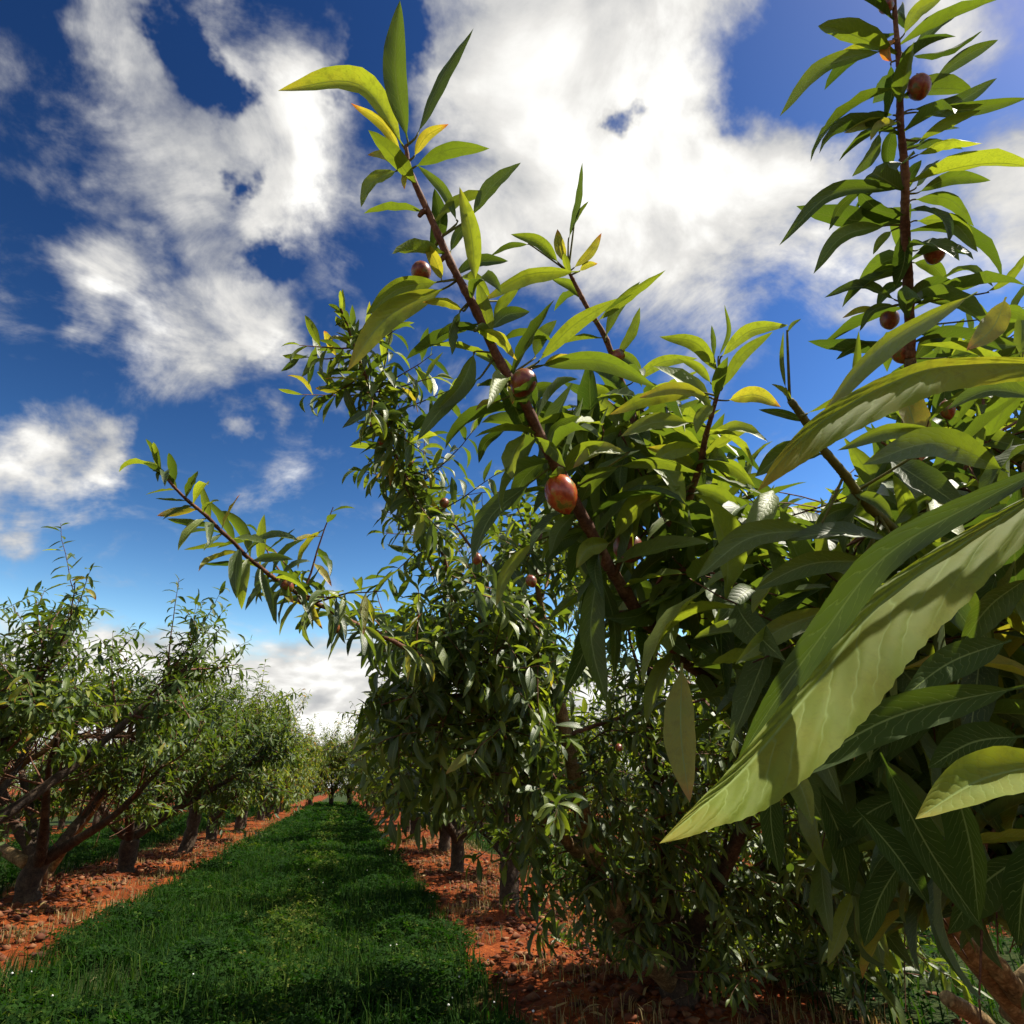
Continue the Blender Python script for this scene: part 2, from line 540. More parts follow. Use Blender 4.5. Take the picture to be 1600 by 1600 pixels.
def leaf_template(seg, curl, fold, twist, side, wave=0.0, across=2, rng=None):
    """unit-long leaf along +X; width 1 (scaled later); normal +Z"""
    t = np.linspace(0, 1, seg + 1)
    # spine bends down (curl) and sideways (side)
    ang = -curl * (t ** 1.3)
    az = side * t
    dx = np.cos(ang) * np.cos(az)
    dy = np.cos(ang) * np.sin(az)
    dz = np.sin(ang)
    sp = np.stack([np.concatenate([[0], np.cumsum((dd[1:] + dd[:-1]) / 2)]) / seg for dd in (dx, dy, dz)], -1)
    T = np.stack([dx, dy, dz], -1)
    Y = unit(np.cross(np.array([0, 0, 1.0]), T))
    Zv = np.cross(T, Y)
    tw = twist * t
    Y, Zv = (Y * np.cos(tw)[:, None] + Zv * np.sin(tw)[:, None], Zv * np.cos(tw)[:, None] - Y * np.sin(tw)[:, None])
    w = width_profile(t) * 0.5 * 0.30
    vs = np.linspace(-1, 1, across + 1)
    V = np.zeros((seg + 1, across + 1, 3))
    UV = np.zeros((seg + 1, across + 1, 2))
    for k, s in enumerate(vs):
        f = fold * (abs(s) ** 1.2)
        wv = wave * np.sin(t * 21 + (1.7 if s > 0 else 0.0)) * (abs(s) ** 2)
        V[:, k] = sp + Y * (w * s * math.cos(f))[:, None] + Zv * (w * (abs(s) * math.sin(f) + wv))[:, None]
        UV[:, k, 0] = t
        UV[:, k, 1] = 0.5 + 0.5 * s
    n2 = across + 1
    i, j = np.meshgrid(np.arange(seg), np.arange(across), indexing='ij')
    F = np.stack([i * n2 + j, (i + 1) * n2 + j, (i + 1) * n2 + j + 1, i * n2 + j + 1], -1).reshape(-1, 4)
    return V.reshape(-1, 3), F, UV.reshape(-1, 2)


def template_set(seg, across=2):
    return [leaf_template(seg, 0.55, 0.45, 0.25, 0.25, 0.10, across),
            leaf_template(seg, 1.05, 0.55, -0.35, -0.30, 0.12, across),
            leaf_template(seg, 0.20, 0.40, 0.15, -0.15, 0.14, across),
            leaf_template(seg, 1.45, 0.60, 0.60, 0.20, 0.08, across),
            leaf_template(seg, 0.80, 0.80, -0.70, 0.45, 0.10, across),
            leaf_template(seg, -0.25, 0.50, 0.30, 0.30, 0.10, across)]


T_HI = template_set(9)
T_MID = template_set(5)
T_SM = template_set(4)
T_LO = template_set(3)


class Leaves:
    """a growing list of leaf placements"""

    def __init__(s):
        s.pos, s.ax, s.nr, s.ln, s.wd, s.tn, s.vr = [], [], [], [], [], [], []

    def add(s, pos, ax, nr, ln, wd, tn, vr):
        s.pos.append(pos); s.ax.append(ax); s.nr.append(nr)
        s.ln.append(ln); s.wd.append(wd); s.tn.append(tn); s.vr.append(vr)

    def pack(s):
        s.pos, s.ax, s.nr = (np.concatenate(q) if q else np.zeros((0, 3)) for q in (s.pos, s.ax, s.nr))
        s.ln, s.wd, s.tn, s.vr = (np.concatenate(q) if q else np.zeros(0) for q in (s.ln, s.wd, s.tn, s.vr))
        s.vr = s.vr.astype(int)
        X = unit(s.ax)
        Y = unit(np.cross(s.nr, X))
        Zv = np.cross(X, Y)
        s.X, s.Y, s.Z = X, Y, Zv

    def sel(s, m):
        for k in ('pos', 'ax', 'nr', 'ln', 'wd', 'tn', 'vr', 'X', 'Y', 'Z'):
            setattr(s, k, getattr(s, k)[m])

    def mesh(s, name, idx, tpl, mat, origin):
        Vs, Fs, Us, Ts, o = [], [], [], [], 0
        for v in range(len(tpl)):
            q = idx[s.vr[idx] == v]
            if not len(q):
                continue
            tv, tf, tu = tpl[v]
            L = s.ln[q][:, None, None]
            W = (s.ln[q] * s.wd[q])[:, None, None]
            V = (s.pos[q][:, None, :] - origin + L * tv[None, :, 0:1] * s.X[q][:, None, :]
                 + W * tv[None, :, 1:2] * s.Y[q][:, None, :] + L * tv[None, :, 2:3] * s.Z[q][:, None, :])
            m = len(tv)
            Vs.append(V.reshape(-1, 3))
            Fs.append((tf[None] + (np.arange(len(q)) * m)[:, None, None] + o).reshape(-1, 4))
            Us.append(np.tile(tu, (len(q), 1)))
            Ts.append(np.repeat(s.tn[q], m))
            o += len(q) * m
        if not Vs:
            return None
        return build_mesh(name, np.vstack(Vs), np.vstack(Fs), mat, np.vstack(Us), np.concatenate(Ts))


LEAF_DATA = {}


def leaf_data(v, mat):
    k = (v, mat.name)
    if k not in LEAF_DATA:
        V, F, U = T_HI[v]
        LEAF_DATA[k] = build_mesh('leaf', V, F, mat, U, np.full(len(V), -1.0))
    return LEAF_DATA[k]


UP = np.array([0, 0, 1.0])


def curve_shoot(rng, start, d, length, n, up=0.0, jit=0.08):
    """polyline that bends towards (up>0) or away from the sky"""
    pts = [np.asarray(start, float)]
    d = unit(d)
    st = length / (n - 1)
    for k in range(n - 1):
        d = unit(d + UP * up / n + rng.standard_normal(3) * jit)
        pts.append(pts[-1] + d * st)
    return np.array(pts)


def leaf_shoot(rng, LV, pts, t0, spacing, llen, droop, angle=1.0, tone=(0.05, 0.72), taper=True, width=1.0):
    """leaves in a spiral along polyline pts from fraction t0 to the tip"""
    seg = np.linalg.norm(np.diff(pts, axis=0), axis=1)
    cum = np.concatenate([[0], np.cumsum(seg)])
    tot = cum[-1]
    n = max(3, int(tot * (1 - t0) / spacing))
    s = t0 + (1 - t0) * (np.arange(n) + rng.uniform(0.1, 0.9, n)) / n
    a = s * tot
    pos = np.stack([np.interp(a, cum, pts[:, k]) for k in range(3)], -1)
    T = np.stack([np.interp(a, cum, np.gradient(pts[:, k], cum)) for k in range(3)], -1)
    T = unit(T)
    ph = np.arange(n) * 2.39996 + rng.uniform(0, 6.28) + rng.normal(0, 0.35, n)
    ref = np.where(np.abs(T[:, 2:3]) < 0.95, UP, np.array([1.0, 0, 0]))
    e1 = unit(np.cross(T, ref))
    e2 = np.cross(T, e1)
    rad = np.cos(ph)[:, None] * e1 + np.sin(ph)[:, None] * e2
    th = angle * (1.15 - 0.75 * np.clip((s - 0.75) / 0.25, 0, 1) ** 1.5) + rng.normal(0, 0.15, n)
    ax = unit(np.cos(th)[:, None] * T + np.sin(th)[:, None] * rad)
    dr = droop * (1 - 0.6 * np.clip((s - 0.8) / 0.2, 0, 1)) * rng.uniform(0.4, 1.5, n)
    ax = unit(ax - dr[:, None] * UP)
    nr = unit(UP + 0.45 * T + rng.normal(0, 0.32, (n, 3)))
    nr = np.where(np.abs(np.sum(nr * ax, 1, keepdims=True)) > 0.93, unit(rad + 0.2), nr)
    ln = llen * rng.uniform(0.72, 1.18, n)
    if taper:
        ln = ln * (1 - 0.45 * np.clip((s - 0.85) / 0.15, 0, 1))
    LV.add(pos, ax, nr, ln, width * rng.uniform(0.82, 1.15, n), rng.uniform(tone[0], tone[1], n) ** 1.1, rng.integers(0, 6, n))


FRUIT_ME = None


def fruit_mesh():
    nu, nv = 14, 9
    V, F = [], []
    for i in range(nv + 1):
        th = math.pi * i / nv
        for j in range(nu):
            a = 2 * math.pi * j / nu
            groove = 1 - 0.10 * math.exp(-(min(a, 2 * math.pi - a) / 0.28) ** 2) * math.sin(th)
            r = math.sin(th) * groove
            z = math.cos(th) * 1.06
            if i == 0:
                z = 0.90
            z -= 0.10 * math.exp(-(th / 0.35) ** 2)
            z -= 0.12 * math.exp(-((math.pi - th) / 0.28) ** 2)
            r *= 1 - .06 * (math.cos(th) < 0) * abs(math.cos(th))
            V.append((r * math.cos(a), r * math.sin(a), z))
    for i in range(nv):
        for j in range(nu):
            F.append((i * nu + j, (i + 1) * nu + j, (i + 1) * nu + (j + 1) % nu, i * nu + (j + 1) % nu))
    V = np.array(V)
    F = np.array(F)
    sv, sf = tube(np.array([[0, 0, 0.86], [0.03, 0, 1.0], [0.06, 0, 1.18]]), 0.09, 4)
    Va, Fa = join([(V, F), (sv, sf)])
    return build_mesh('fruit', Va, Fa, M_FRUIT)


FRUIT_ME = fruit_mesh()
RIPE_ME = FRUIT_ME.copy()
RIPE_ME.materials[0] = M_RIPE


def add_fruit(parent, origin, p, r, rng):
    o = add_obj('fruit', FRUIT_ME, parent)
    o.location = Vector(np.asarray(p) - origin)
    o.scale = (r * rng.uniform(.92, 1.0), r * rng.uniform(.92, 1.0), r * rng.uniform(0.98, 1.12))
    o.rotation_euler = (rng.normal(0, .35), rng.normal(0, .35), rng.uniform(0, 6.28))
    return o


def inside(poly, x, y):
    x = np.asarray(x); y = np.asarray(y)
    r = np.zeros(x.shape, bool)
    n = len(poly)
    for i in range(n):
        x1, y1 = poly[i]
        x2, y2 = poly[(i + 1) % n]
        c = ((y1 > y) != (y2 > y)) & (x < (x2 - x1) * (y - y1) / (y2 - y1 + 1e-9) + x1)
        r ^= c
    return r


# ------------------------------------------------------------------ tree generator
class Tree:
    def __init__(s, name, base, label, group, seed):
        s.rng = np.random.default_rng(seed)
        s.base = np.array([base[0], base[1], 0.0])
        s.root = add_obj(name, None, label=label, category='tree', group=group, loc=Vector(s.base))
        s.root.empty_display_size = 0.3
        s.LV = Leaves()
        s.twigs = []
        s.fixed_twigs = 10 ** 9
        s.limbs = []

    def limb(s, pts, r0, r1, name='limb', mat=None, sides=10, lump=0.05, res=None, label=None):
        pts = np.asarray(pts, float)
        n = res or max(6, 4 * len(pts))
        q = catmull(pts, n)
        r = np.linspace(r0, r1, n) * (1 + 0.06 * s.rng.standard_normal(n))
        V, F = tube(q, r, sides, s.rng, lump)
        o = add_obj(name, build_mesh(name, V - s.base, F, mat or M_BARK), s.root, label=label)
        s.limbs.append((q, r))
        return q

    def twig(s, pts, r0, r1, sides=4):
        s.twigs.append(tube(pts, np.linspace(r0, r1, len(pts)), sides))

    def skeleton(s, trunk_h=0.5, trunk_r=0.11, n_scaf=5, length=1.9, incl=0.85, up=0.5, az0=None, lean=(0, 0)):
        rng = s.rng
        top = s.base + np.array([lean[0], lean[1], trunk_h])
        b0 = s.base + np.array([0, 0, -0.06])
        mid = (b0 + top) / 2 + np.array([rng.normal(0, .03), rng.normal(0, .03), 0])
        n = 9
        q = catmull([b0, mid, top], n)
        r = trunk_r * np.interp(np.linspace(0, 1, n), [0, .15, .6, 1], [1.45, 1.1, 1.0, 1.12]) * (1 + .05 * rng.standard_normal(n))
        V, F = tube(q, r, 12, rng, 0.06)
        add_obj('trunk', build_mesh('trunk', V - s.base, F, M_TRUNK), s.root)
        a0 = rng.uniform(0, 6.28) if az0 is None else az0
        out = []
        for k in range(n_scaf):
            a = a0 + k * 2 * math.pi / n_scaf + rng.normal(0, .22)
            inc = incl * rng.uniform(.8, 1.2)
            d = np.array([math.cos(a) * math.sin(inc), math.sin(a) * math.sin(inc), math.cos(inc)])
            L = length * rng.uniform(.85, 1.15)
            pts = curve_shoot(rng, top - UP * rng.uniform(0.0, .16), d, L, 8, up, .10)
            out.append(s.limb(pts, trunk_r * .58, trunk_r * .16, mat=M_TRUNK))
        return out

    def dress(s, limbs, n_sec=9, sec_len=0.9, n_sh=5, sh_len=0.5, llen=0.135, droop=0.6, spacing=0.026,
              whips=3, whip_len=0.9, t_start=0.25, tone=(0.05, 0.85), leafw=1.0, secup=0.2):
        rng = s.rng
        for q in limbs:
            T = unit(np.gradient(q, axis=0))
            n = len(q)
            for k in range(n_sec):
                t = t_start + (1 - t_start) * (k + rng.uniform(0, 1)) / n_sec
                i = min(n - 1, int(t * (n - 1)))
                out_ = unit(np.array([q[i][0] - s.base[0], q[i][1] - s.base[1], 0]) + 1e-3)
                d = unit(T[i] * rng.uniform(.1, .8) + out_ * rng.uniform(-.4, .8) + rng.standard_normal(3) * .75 + UP * rng.uniform(-.15, .75))
                L = sec_len * rng.uniform(.6, 1.3)
                sp = curve_shoot(rng, q[i], d, L, 8, secup * rng.uniform(-1.2, 1.2), .10)
                s.twig(sp, .013, .004, 5)
                leaf_shoot(rng, s.LV, sp, .25, spacing * 1.2, llen, droop, tone=tone, width=leafw)
                T2 = unit(np.gradient(sp, axis=0))
                for m in range(n_sh):
                    tt = rng.uniform(.12, 1)
                    ii = min(7, int(tt * 7))
                    d2 = unit(T2[ii] * .7 + rng.standard_normal(3) * .8 + UP * .25)
                    L2 = sh_len * rng.uniform(.5, 1.35)
                    s2 = curve_shoot(rng, sp[ii], d2, L2, 6, rng.uniform(-.8, .5), .09)
                    s.twig(s2, .0045, .0018, 3)
                    leaf_shoot(rng, s.LV, s2, .05, spacing, llen, droop, tone=tone, width=leafw)
            for k in range(whips):
                i = int(rng.uniform(.45, 1) * (n - 1))
                d = unit(UP + .5 * T[i] + rng.standard_normal(3) * .28)
                s2 = curve_shoot(rng, q[i], d, whip_len * rng.uniform(.6, 1.35), 9, .3, .06)
                s.twig(s2, .009, .002, 4)
                leaf_shoot(rng, s.LV, s2, .12, spacing * .9, llen, droop * .8, tone=tone, width=leafw)

    def finish(s, tpl, mat, n_parts=300, keep=None, rest_name='foliage', twig_poly=None, twig_fn=None):
        LV = s.LV
        LV.pack()
        x, y, d = proj(LV.pos + LV.X * LV.ln[:, None] * .5)
        if keep is not None:
            m = keep(LV.pos + LV.X * LV.ln[:, None] * .6, x, y, d)
            LV.sel(m)
            x, y, d = x[m], y[m], d[m]
        inf = (x > 0) & (x < 1600) & (y > 0) & (y < 1600) & (d > 0.1)
        score = np.where(inf, LV.ln / np.maximum(d, .1), 0)
        order = np.argsort(-score)
        part = order[:n_parts]
        part = part[score[part] > 0]
        rest = np.setdiff1d(np.arange(len(LV.pos)), part)
        for k in part:
            o = add_obj('leaf', leaf_data(int(LV.vr[k]), mat), s.root)
            Mx = Matrix.Identity(4)
            sc = LV.ln[k]
            for r in range(3):
                Mx[r][0] = LV.X[k][r] * sc
                Mx[r][1] = LV.Y[k][r] * sc * LV.wd[k]
                Mx[r][2] = LV.Z[k][r] * sc
                Mx[r][3] = LV.pos[k][r] - s.base[r]
            o.matrix_basis = Mx
        if len(rest):
            me = LV.mesh('foliage', rest, tpl, mat, s.base)
            add_obj(rest_name, me, s.root, kind='stuff')
        if twig_fn is not None:
            tips = np.array([V[-1] for V, F in s.twigs])
            tx, ty, td = proj(tips)
            mk = twig_fn(tips, tx, ty, td)
            s.twigs = [q for q, k in zip(s.twigs, mk) if k]
        if twig_poly is not None:
            ok = []
            for k, (V, F) in enumerate(s.twigs):
                x, y, d = proj(V[-1])
                if k >= s.fixed_twigs or inside(twig_poly, np.array([x]), np.array([y]))[0] or d < 0 or x > 1700:
                    ok.append((V, F))
            s.twigs = ok
        if s.twigs:
            V, F = join(s.twigs)
            add_obj('twigs', build_mesh('twigs', V - s.base, F, M_TWIG), s.root, kind='stuff')
        return len(LV.pos)


def fill_zone(T, pick, n_sec, n_sh, sh_len, llen, droop, spacing, tone, width=1.0, r=.006, n_limb=None, leafy=True):
    """side branches from the nearest limb to points given by pick(), each carrying leafy shoots"""
    rng = T.rng
    pts_all = np.vstack([q for q, _ in (T.limbs[n_limb] if n_limb else T.limbs)])
    for k in range(n_sec):
        E_ = pick()
        dd = np.linalg.norm(pts_all - E_, axis=1) + .6 * np.maximum(0, pts_all[:, 2] - E_[2] + .05)
        S_ = pts_all[np.argmin(dd)]
        mid = (S_ + E_) / 2 + rng.standard_normal(3) * .10 * np.linalg.norm(E_ - S_) + [0, 0, .04]
        sp = catmull([S_, mid, E_], 9)
        T.twig(sp, r, r * .35, 4)
        T2 = unit(np.gradient(sp, axis=0))
        leaf_shoot(rng, T.LV, sp, .45, spacing * 1.3, llen, droop, tone=tone, width=width)
        for m in range(n_sh):
            ii = min(8, int(8 * rng.uniform(.35, 1.1)))
            d2 = unit(T2[ii] * .6 + rng.standard_normal(3) * .85 + UP * .25)
            s2 = curve_shoot(rng, sp[ii], d2, sh_len * rng.uniform(.5, 1.35), 6, rng.uniform(-.8, .4), .09)
            T.twig(s2, r * .45, r * .2, 3)
            leaf_shoot(rng, T.LV, s2, .02, spacing, llen, droop, tone=tone, width=width)


def copy_tree(root, loc, rz, sc, label, group):
    r = root.copy()
    COL.objects.link(r)
    r.location = loc
    r.rotation_euler = (0, 0, rz)
    r.scale = (sc, sc, sc)
    r['label'] = label
    r['group'] = group
    for ch in root.children:
        c = ch.copy()
        COL.objects.link(c)
        c.parent = r
    return r


# ------------------------------------------------------------------ ground
def ground_h(x, y):
    x = np.asarray(x, float); y = np.asarray(y, float)
    ph = np.abs(np.mod(x + 51.0 + 2.55 + 0.57, 5.1) - 2.55)
    ridge = 0.05 * np.clip((ph - 1.2) / 1.3, 0, 1)
    h = ridge + .018 * np.sin(1.9 * x + .7 * y) + .014 * np.sin(3.7 * y - 2.1 * x + 1) + .010 * np.sin(7.3 * x + 5.1 * y) \
        + .008 * np.sin(11.7 * y - 9.2 * x + 2.2)
    rough = np.clip((ph - 1.3) / .4, 0, 1)
    h = h + rough * (.012 * np.sin(23 * x + 17 * y) * np.sin(19 * y - 13 * x) + .010 * np.sin(41 * x - 29 * y + 1) * np.sin(37 * y + 11 * x))
    return h


xs = np.concatenate([-np.geomspace(900, 12.5, 14), np.arange(-12, 10.01, .07), np.geomspace(10.6, 900, 14)])
ys = np.concatenate([-np.geomspace(400, 6.5, 10), np.arange(-6, 3, .4), np.arange(3, 16, .07), np.arange(16, 40, .3), np.geomspace(40.5, 1500, 18)])
gx, gy = np.meshgrid(xs, ys, indexing='ij')
gz = ground_h(gx, gy)
nx, ny = gx.shape
ii, jj = np.meshgrid(np.arange(nx - 1), np.arange(ny - 1), indexing='ij')
GF = np.stack([ii * ny + jj, (ii + 1) * ny + jj, (ii + 1) * ny + jj + 1, ii * ny + jj + 1], -1).reshape(-1, 4)
add_obj('ground', build_mesh('ground', np.stack([gx, gy, gz], -1).reshape(-1, 3), GF, M_SOIL), kind='structure')


def tri_stuff(name, V, F, tone, mat, label, cat):
    me = build_mesh(name, V, F, mat, None, tone, smooth=False)
    return add_obj(name, me, kind='stuff', label=label, category=cat)


rg = np.random.default_rng(11)


def clover_field(n, x0, x1, y0, y1, size, hgt, power=1.0):
    """trefoil leaves on short stalks: three kite-shaped leaflets each"""
    x = rg.uniform(x0, x1, n)
    y = y0 + (y1 - y0) * rg.uniform(0, 1, n) ** power
    edge = .28 * np.sin(2.3 * y) + .18 * np.sin(5.9 * y + 1) + rg.normal(0, .10, n)
    bare = np.sin(1.7 * x + .9 * y + 2) * np.sin(1.3 * y - 2.3 * x) + .6 * np.sin(4.1 * x + 1) * np.sin(3.7 * y + .5 * x)
    m = (x > x0 + .2 + edge * .6) & (x < x1 - .2 + edge * .6) & (bare < .62 + rg.uniform(0, .5, n))
    x, y = x[m], y[m]
    n = len(x)
    lump = .55 + .45 * np.sin(3.1 * x + 1.3 * y) * np.sin(2.7 * y - 1.1 * x) + .25 * np.sin(9 * x) * np.sin(8 * y)
    z = ground_h(x, y) + hgt * np.clip(lump + .35, .12, 1.7) * rg.uniform(.30, 1.05, n) * (1 - .45 * np.exp(-((np.abs(x + .57) - .75) / .18) ** 2))
    c = np.stack([x, y, z], -1)
    nrm = unit(np.stack([rg.normal(0, .45, n), rg.normal(0, .45, n), np.ones(n)], -1))
    e1 = unit(np.cross(nrm, np.stack([np.cos(q := rg.uniform(0, 6.28, n)), np.sin(q), np.zeros(n)], -1)))
    e2 = np.cross(nrm, e1)
    s = size * rg.uniform(.6, 1.3, n)
    Vs = []
    for k in range(3):
        a = k * 2.094
        d = math.cos(a) * e1 + math.sin(a) * e2
        w = np.cross(nrm, d)
        S = s[:, None]
        Vs += [c, c + S * (.62 * d + .36 * w) + nrm * S * .16, c + S * .95 * d + nrm * S * .05, c + S * (.62 * d - .36 * w) + nrm * S * .16]
    V = np.stack(Vs, 1).reshape(-1, 3)
    F = (np.array([[0, 3, 2, 1], [4, 7, 6, 5], [8, 11, 10, 9]])[None] + (np.arange(n) * 12)[:, None, None]).reshape(-1, 4)
    t = np.repeat(np.clip(rg.normal(.35, .22, n) + .38 * np.exp(-((x + .35) / .32) ** 2) + .12 * np.sin(2.1 * x + 1.1 * y), 0, .93), 12)
    return V, F, t


def blades(n, x0, x1, y0, y1, hgt, wid, power=1.0, tone=(.1, .82), mask=None):
    x = rg.uniform(x0, x1, n)
    y = y0 + (y1 - y0) * rg.uniform(0, 1, n) ** power
    if mask is not None:
        m = mask(x, y)
        x, y = x[m], y[m]
    n = len(x)
    z = ground_h(x, y) - .01
    b0 = np.stack([x, y, z], -1)
    a = rg.uniform(0, 6.28, n)
    d = np.stack([np.cos(a), np.sin(a), np.zeros(n)], -1)
    w = np.stack([-np.sin(a), np.cos(a), np.zeros(n)], -1)
    h = (hgt * rg.uniform(.4, 1.35, n))[:, None]
    ln = rg.uniform(.1, .8, n)[:, None]
    W = (wid * rg.uniform(.6, 1.3, n))[:, None]
    p1 = b0 + UP * h * .6 + d * h * ln * .25
    p2 = b0 + UP * h * (1 - .35 * ln) + d * h * ln * .9
    V = np.stack([b0 - w * W * .5, b0 + w * W * .5, p1 + w * W * .42, p1 - w * W * .42, p2 + w * W * .06, p2 - w * W * .06], 1).reshape(-1, 3)
    F = (np.array([[0, 1, 2, 3], [3, 2, 4, 5]])[None] + (np.arange(n) * 6)[:, None, None]).reshape(-1, 4)
    t = np.repeat(rg.uniform(tone[0], tone[1], n), 6)
    return V, F, t


def cat3(L):
    Vs, Fs, Ts, o = [], [], [], 0
    for V, F, t in L:
        Vs.append(V); Fs.append(F + o); Ts.append(t)
        o += len(V)
    return np.vstack(Vs), np.vstack(Fs), np.concatenate(Ts)


PX0, PX1 = -2.25, 1.15
V, F, t = cat3([clover_field(42000, PX0, PX1, 3.6, 12, .034, .13, 1.2), clover_field(17000, PX0, PX1, 12, 26, .055, .15, 1.2),
                clover_field(7000, PX0, PX1, 26, 60, .12, .15, 1.2),
                blades(22000, PX0 + .1, PX1 - .1, 3.6, 14, .20, .007), blades(10000, PX0 + .1, PX1 - .1, 14, 60, .20, .016, 1.5)])
tri_stuff('grass', V, F, t, M_GRASS, 'thick dark green clover and grass covering the path between tree rows', 'grass')
V, F, t = cat3([clover_field(11000, -7.3, -4.0, 6, 20, .05, .16), clover_field(5000, -7.3, -4.0, 20, 60, .11, .18),
                blades(10000, -7.3, -3.9, 6, 40, .26, .012)])
tri_stuff('grass', V, F, t, M_GRASS, 'green grass in the lane seen behind the left row of trunks', 'grass')
V, F, t = cat3([clover_field(5000, 2.9, 6.2, 2.5, 20, .05, .14), blades(6000, 2.9, 6.2, 2.5, 30, .25, .012)])
tri_stuff('grass', V, F, t, M_GRASS, 'green grass in the lane behind the right row of trees', 'grass')


def strip_mask(x, y):
    ph = np.abs(np.mod(x + 51.0 + 2.55 + 0.57, 5.1) - 2.55)
    cl = np.sin(2.9 * x + 1.7 * y) * np.sin(3.3 * y - 1.9 * x) + .5 * np.sin(8 * x + 3) * np.sin(7 * y)
    return (ph > 1.35) & (cl > .28)


V, F, t = cat3([blades(14000, -4.3, -2.0, 5, 30, .10, .006, 1.3, (0, 1), strip_mask), blades(14000, .9, 3.2, 3, 24, .13, .006, 1.2, (0, 1), strip_mask),
                blades(5000, -2.7, -2.1, 5, 40, .15, .007, 1.3, (0, .6), strip_mask)])
V2, F2, t2 = cat3([blades(26000, -4.4, -2.1, 5, 30, .13, .010, 1.3, (.1, .8), lambda x, y: strip_mask(x + 3.1, y + 1.7)), blades(16000, .9, 3.2, 3, 24, .12, .010, 1.2, (.1, .8), lambda x, y: strip_mask(x + 3.1, y + 1.7))])
tri_stuff('green_weeds', V2, F2, t2, M_GRASS, 'tufts of green weeds growing on the red soil strips', 'weeds')
tri_stuff('dry_weeds', V, F, t, M_STRAW, 'straw coloured dry weeds scattered over the red soil strips', 'weeds')

n = 8000
x = np.where(rg.uniform(0, 1, n) < .5, rg.normal(-3.2, .55, n), rg.normal(1.95, .6, n))
y = 3.2 + 16 * rg.uniform(0, 1, n) ** 1.7
s = .008 + .042 * rg.uniform(0, 1, n) ** 3.5
oc = np.array([[1, 0, 0], [-1, 0, 0], [0, 1, 0], [0, -1, 0], [0, 0, 1], [0, 0, -1], [.6, .6, .45], [-.6, .6, .45], [.6, -.6, .45], [-.6, -.6, .45]], float)
of = np.array([[4, 6, 2, 7], [4, 8, 0, 6], [4, 9, 3, 8], [4, 7, 1, 9], [5, 2, 6, 0], [5, 0, 8, 3], [5, 3, 9, 1], [5, 1, 7, 2]])
jit = 1 + .32 * rg.standard_normal((n, 10, 3))
V = (oc[None] * jit * np.array([1.25, 1.0, .7])) * s[:, None, None]
a = rg.uniform(0, 6.28, n)
ca, sa = np.cos(a)[:, None], np.sin(a)[:, None]
V = np.stack([V[..., 0] * ca - V[..., 1] * sa, V[..., 0] * sa + V[..., 1] * ca, V[..., 2]], -1)
V += np.stack([x, y, ground_h(x, y) + s * .25], -1)[:, None, :]
F = (of[None] + (np.arange(n) * 10)[:, None, None]).reshape(-1, 4)
tri_stuff('soil_clods', V.reshape(-1, 3), F, np.zeros(n * 10), M_CLOD, 'loose crumbs and clods of red orchard soil', 'soil')

# fallen leaves on the soil strips
nl = 1000
lx = np.where(rg.uniform(0, 1, nl) < .5, rg.normal(-3.1, .6, nl), rg.normal(1.95, .65, nl))
ly = 3.2 + 20 * rg.uniform(0, 1, nl) ** 1.5
LIT = Leaves()
la = rg.uniform(0, 6.28, nl)
LIT.add(np.stack([lx, ly, ground_h(lx, ly) + rg.uniform(.012, .035, nl)], -1), np.stack([np.cos(la), np.sin(la), rg.normal(0, .15, nl)], -1),
        unit(np.stack([rg.normal(0, .3, nl), rg.normal(0, .3, nl), np.ones(nl)], -1)), rg.uniform(.07, .13, nl), rg.uniform(.8, 1.2, nl), rg.uniform(0, 1, nl), rg.integers(0, 6, nl))
LIT.pack()
add_obj('leaf_litter', LIT.mesh('leaf_litter', np.arange(nl), T_LO, M_STRAW, np.zeros(3)), kind='stuff', label='dry fallen leaves lying on the red soil under the trees', category='leaves')

# small white clover heads
n = 22
x = rg.uniform(PX0 + .3, PX1 + .2, n)
y = 4 + 9 * rg.uniform(0, 1, n) ** 1.6
x = np.where(rg.uniform(0, 1, n) < .5, PX1 - .35 + rg.normal(0, .25, n), x)
s = rg.uniform(.005, .008, n)
V = oc[None] * s[:, None, None] + np.stack([x, y, ground_h(x, y) + rg.uniform(.13, .2, n)], -1)[:, None, :]
F = (of[None] + (np.arange(n) * 10)[:, None, None]).reshape(-1, 4)
tri_stuff('clover_flowers', V.reshape(-1, 3), F, np.zeros(n * 10), M_PETAL, 'tiny white clover flower heads dotted through the path grass', 'flowers')

# ------------------------------------------------------------------ trees of the left row
LEFT = [((-3.30, 6.55), 3.6, 'left row tree nearest the camera, crown reaching in at the left edge', 21, .10, 6),
        ((-3.40, 9.75), 3.3, 'left row tree with a bright sunlit limb leaning right from its dark trunk', 22, .12, 5),
        ((-3.12, 12.3), 3.3, 'left row tree with forked dark trunk, second trunk from the left edge', 23, .12, 5),
        ((-3.00, 15.7), 3.4, 'left row tree with straight leaning dark trunk, third trunk from the left edge', 24, .12, 5)]
CLEAR = [[(20, 1425), (55, 1335), (130, 1235), (185, 1225), (180, 1270), (95, 1395)], [(-50, 1290), (-20, 1215), (60, 1145), (105, 1140), (85, 1185), (20, 1250)],
         [(120, 1134), (215, 1130), (218, 1166), (120, 1168)], [(150, 1290), (240, 1290), (235, 1400), (160, 1400)], [(255, 1270), (320, 1270), (315, 1365), (260, 1365)]]


def keepL(p, x, y, d):
    m = p[:, 2] > .68 + .22 * np.sin(5 * p[:, 1])
    for c in CLEAR:
        m &= ~inside(c, x, y)
    return m & ~((d < 7.6) & (y > 1190) & (x > 0))


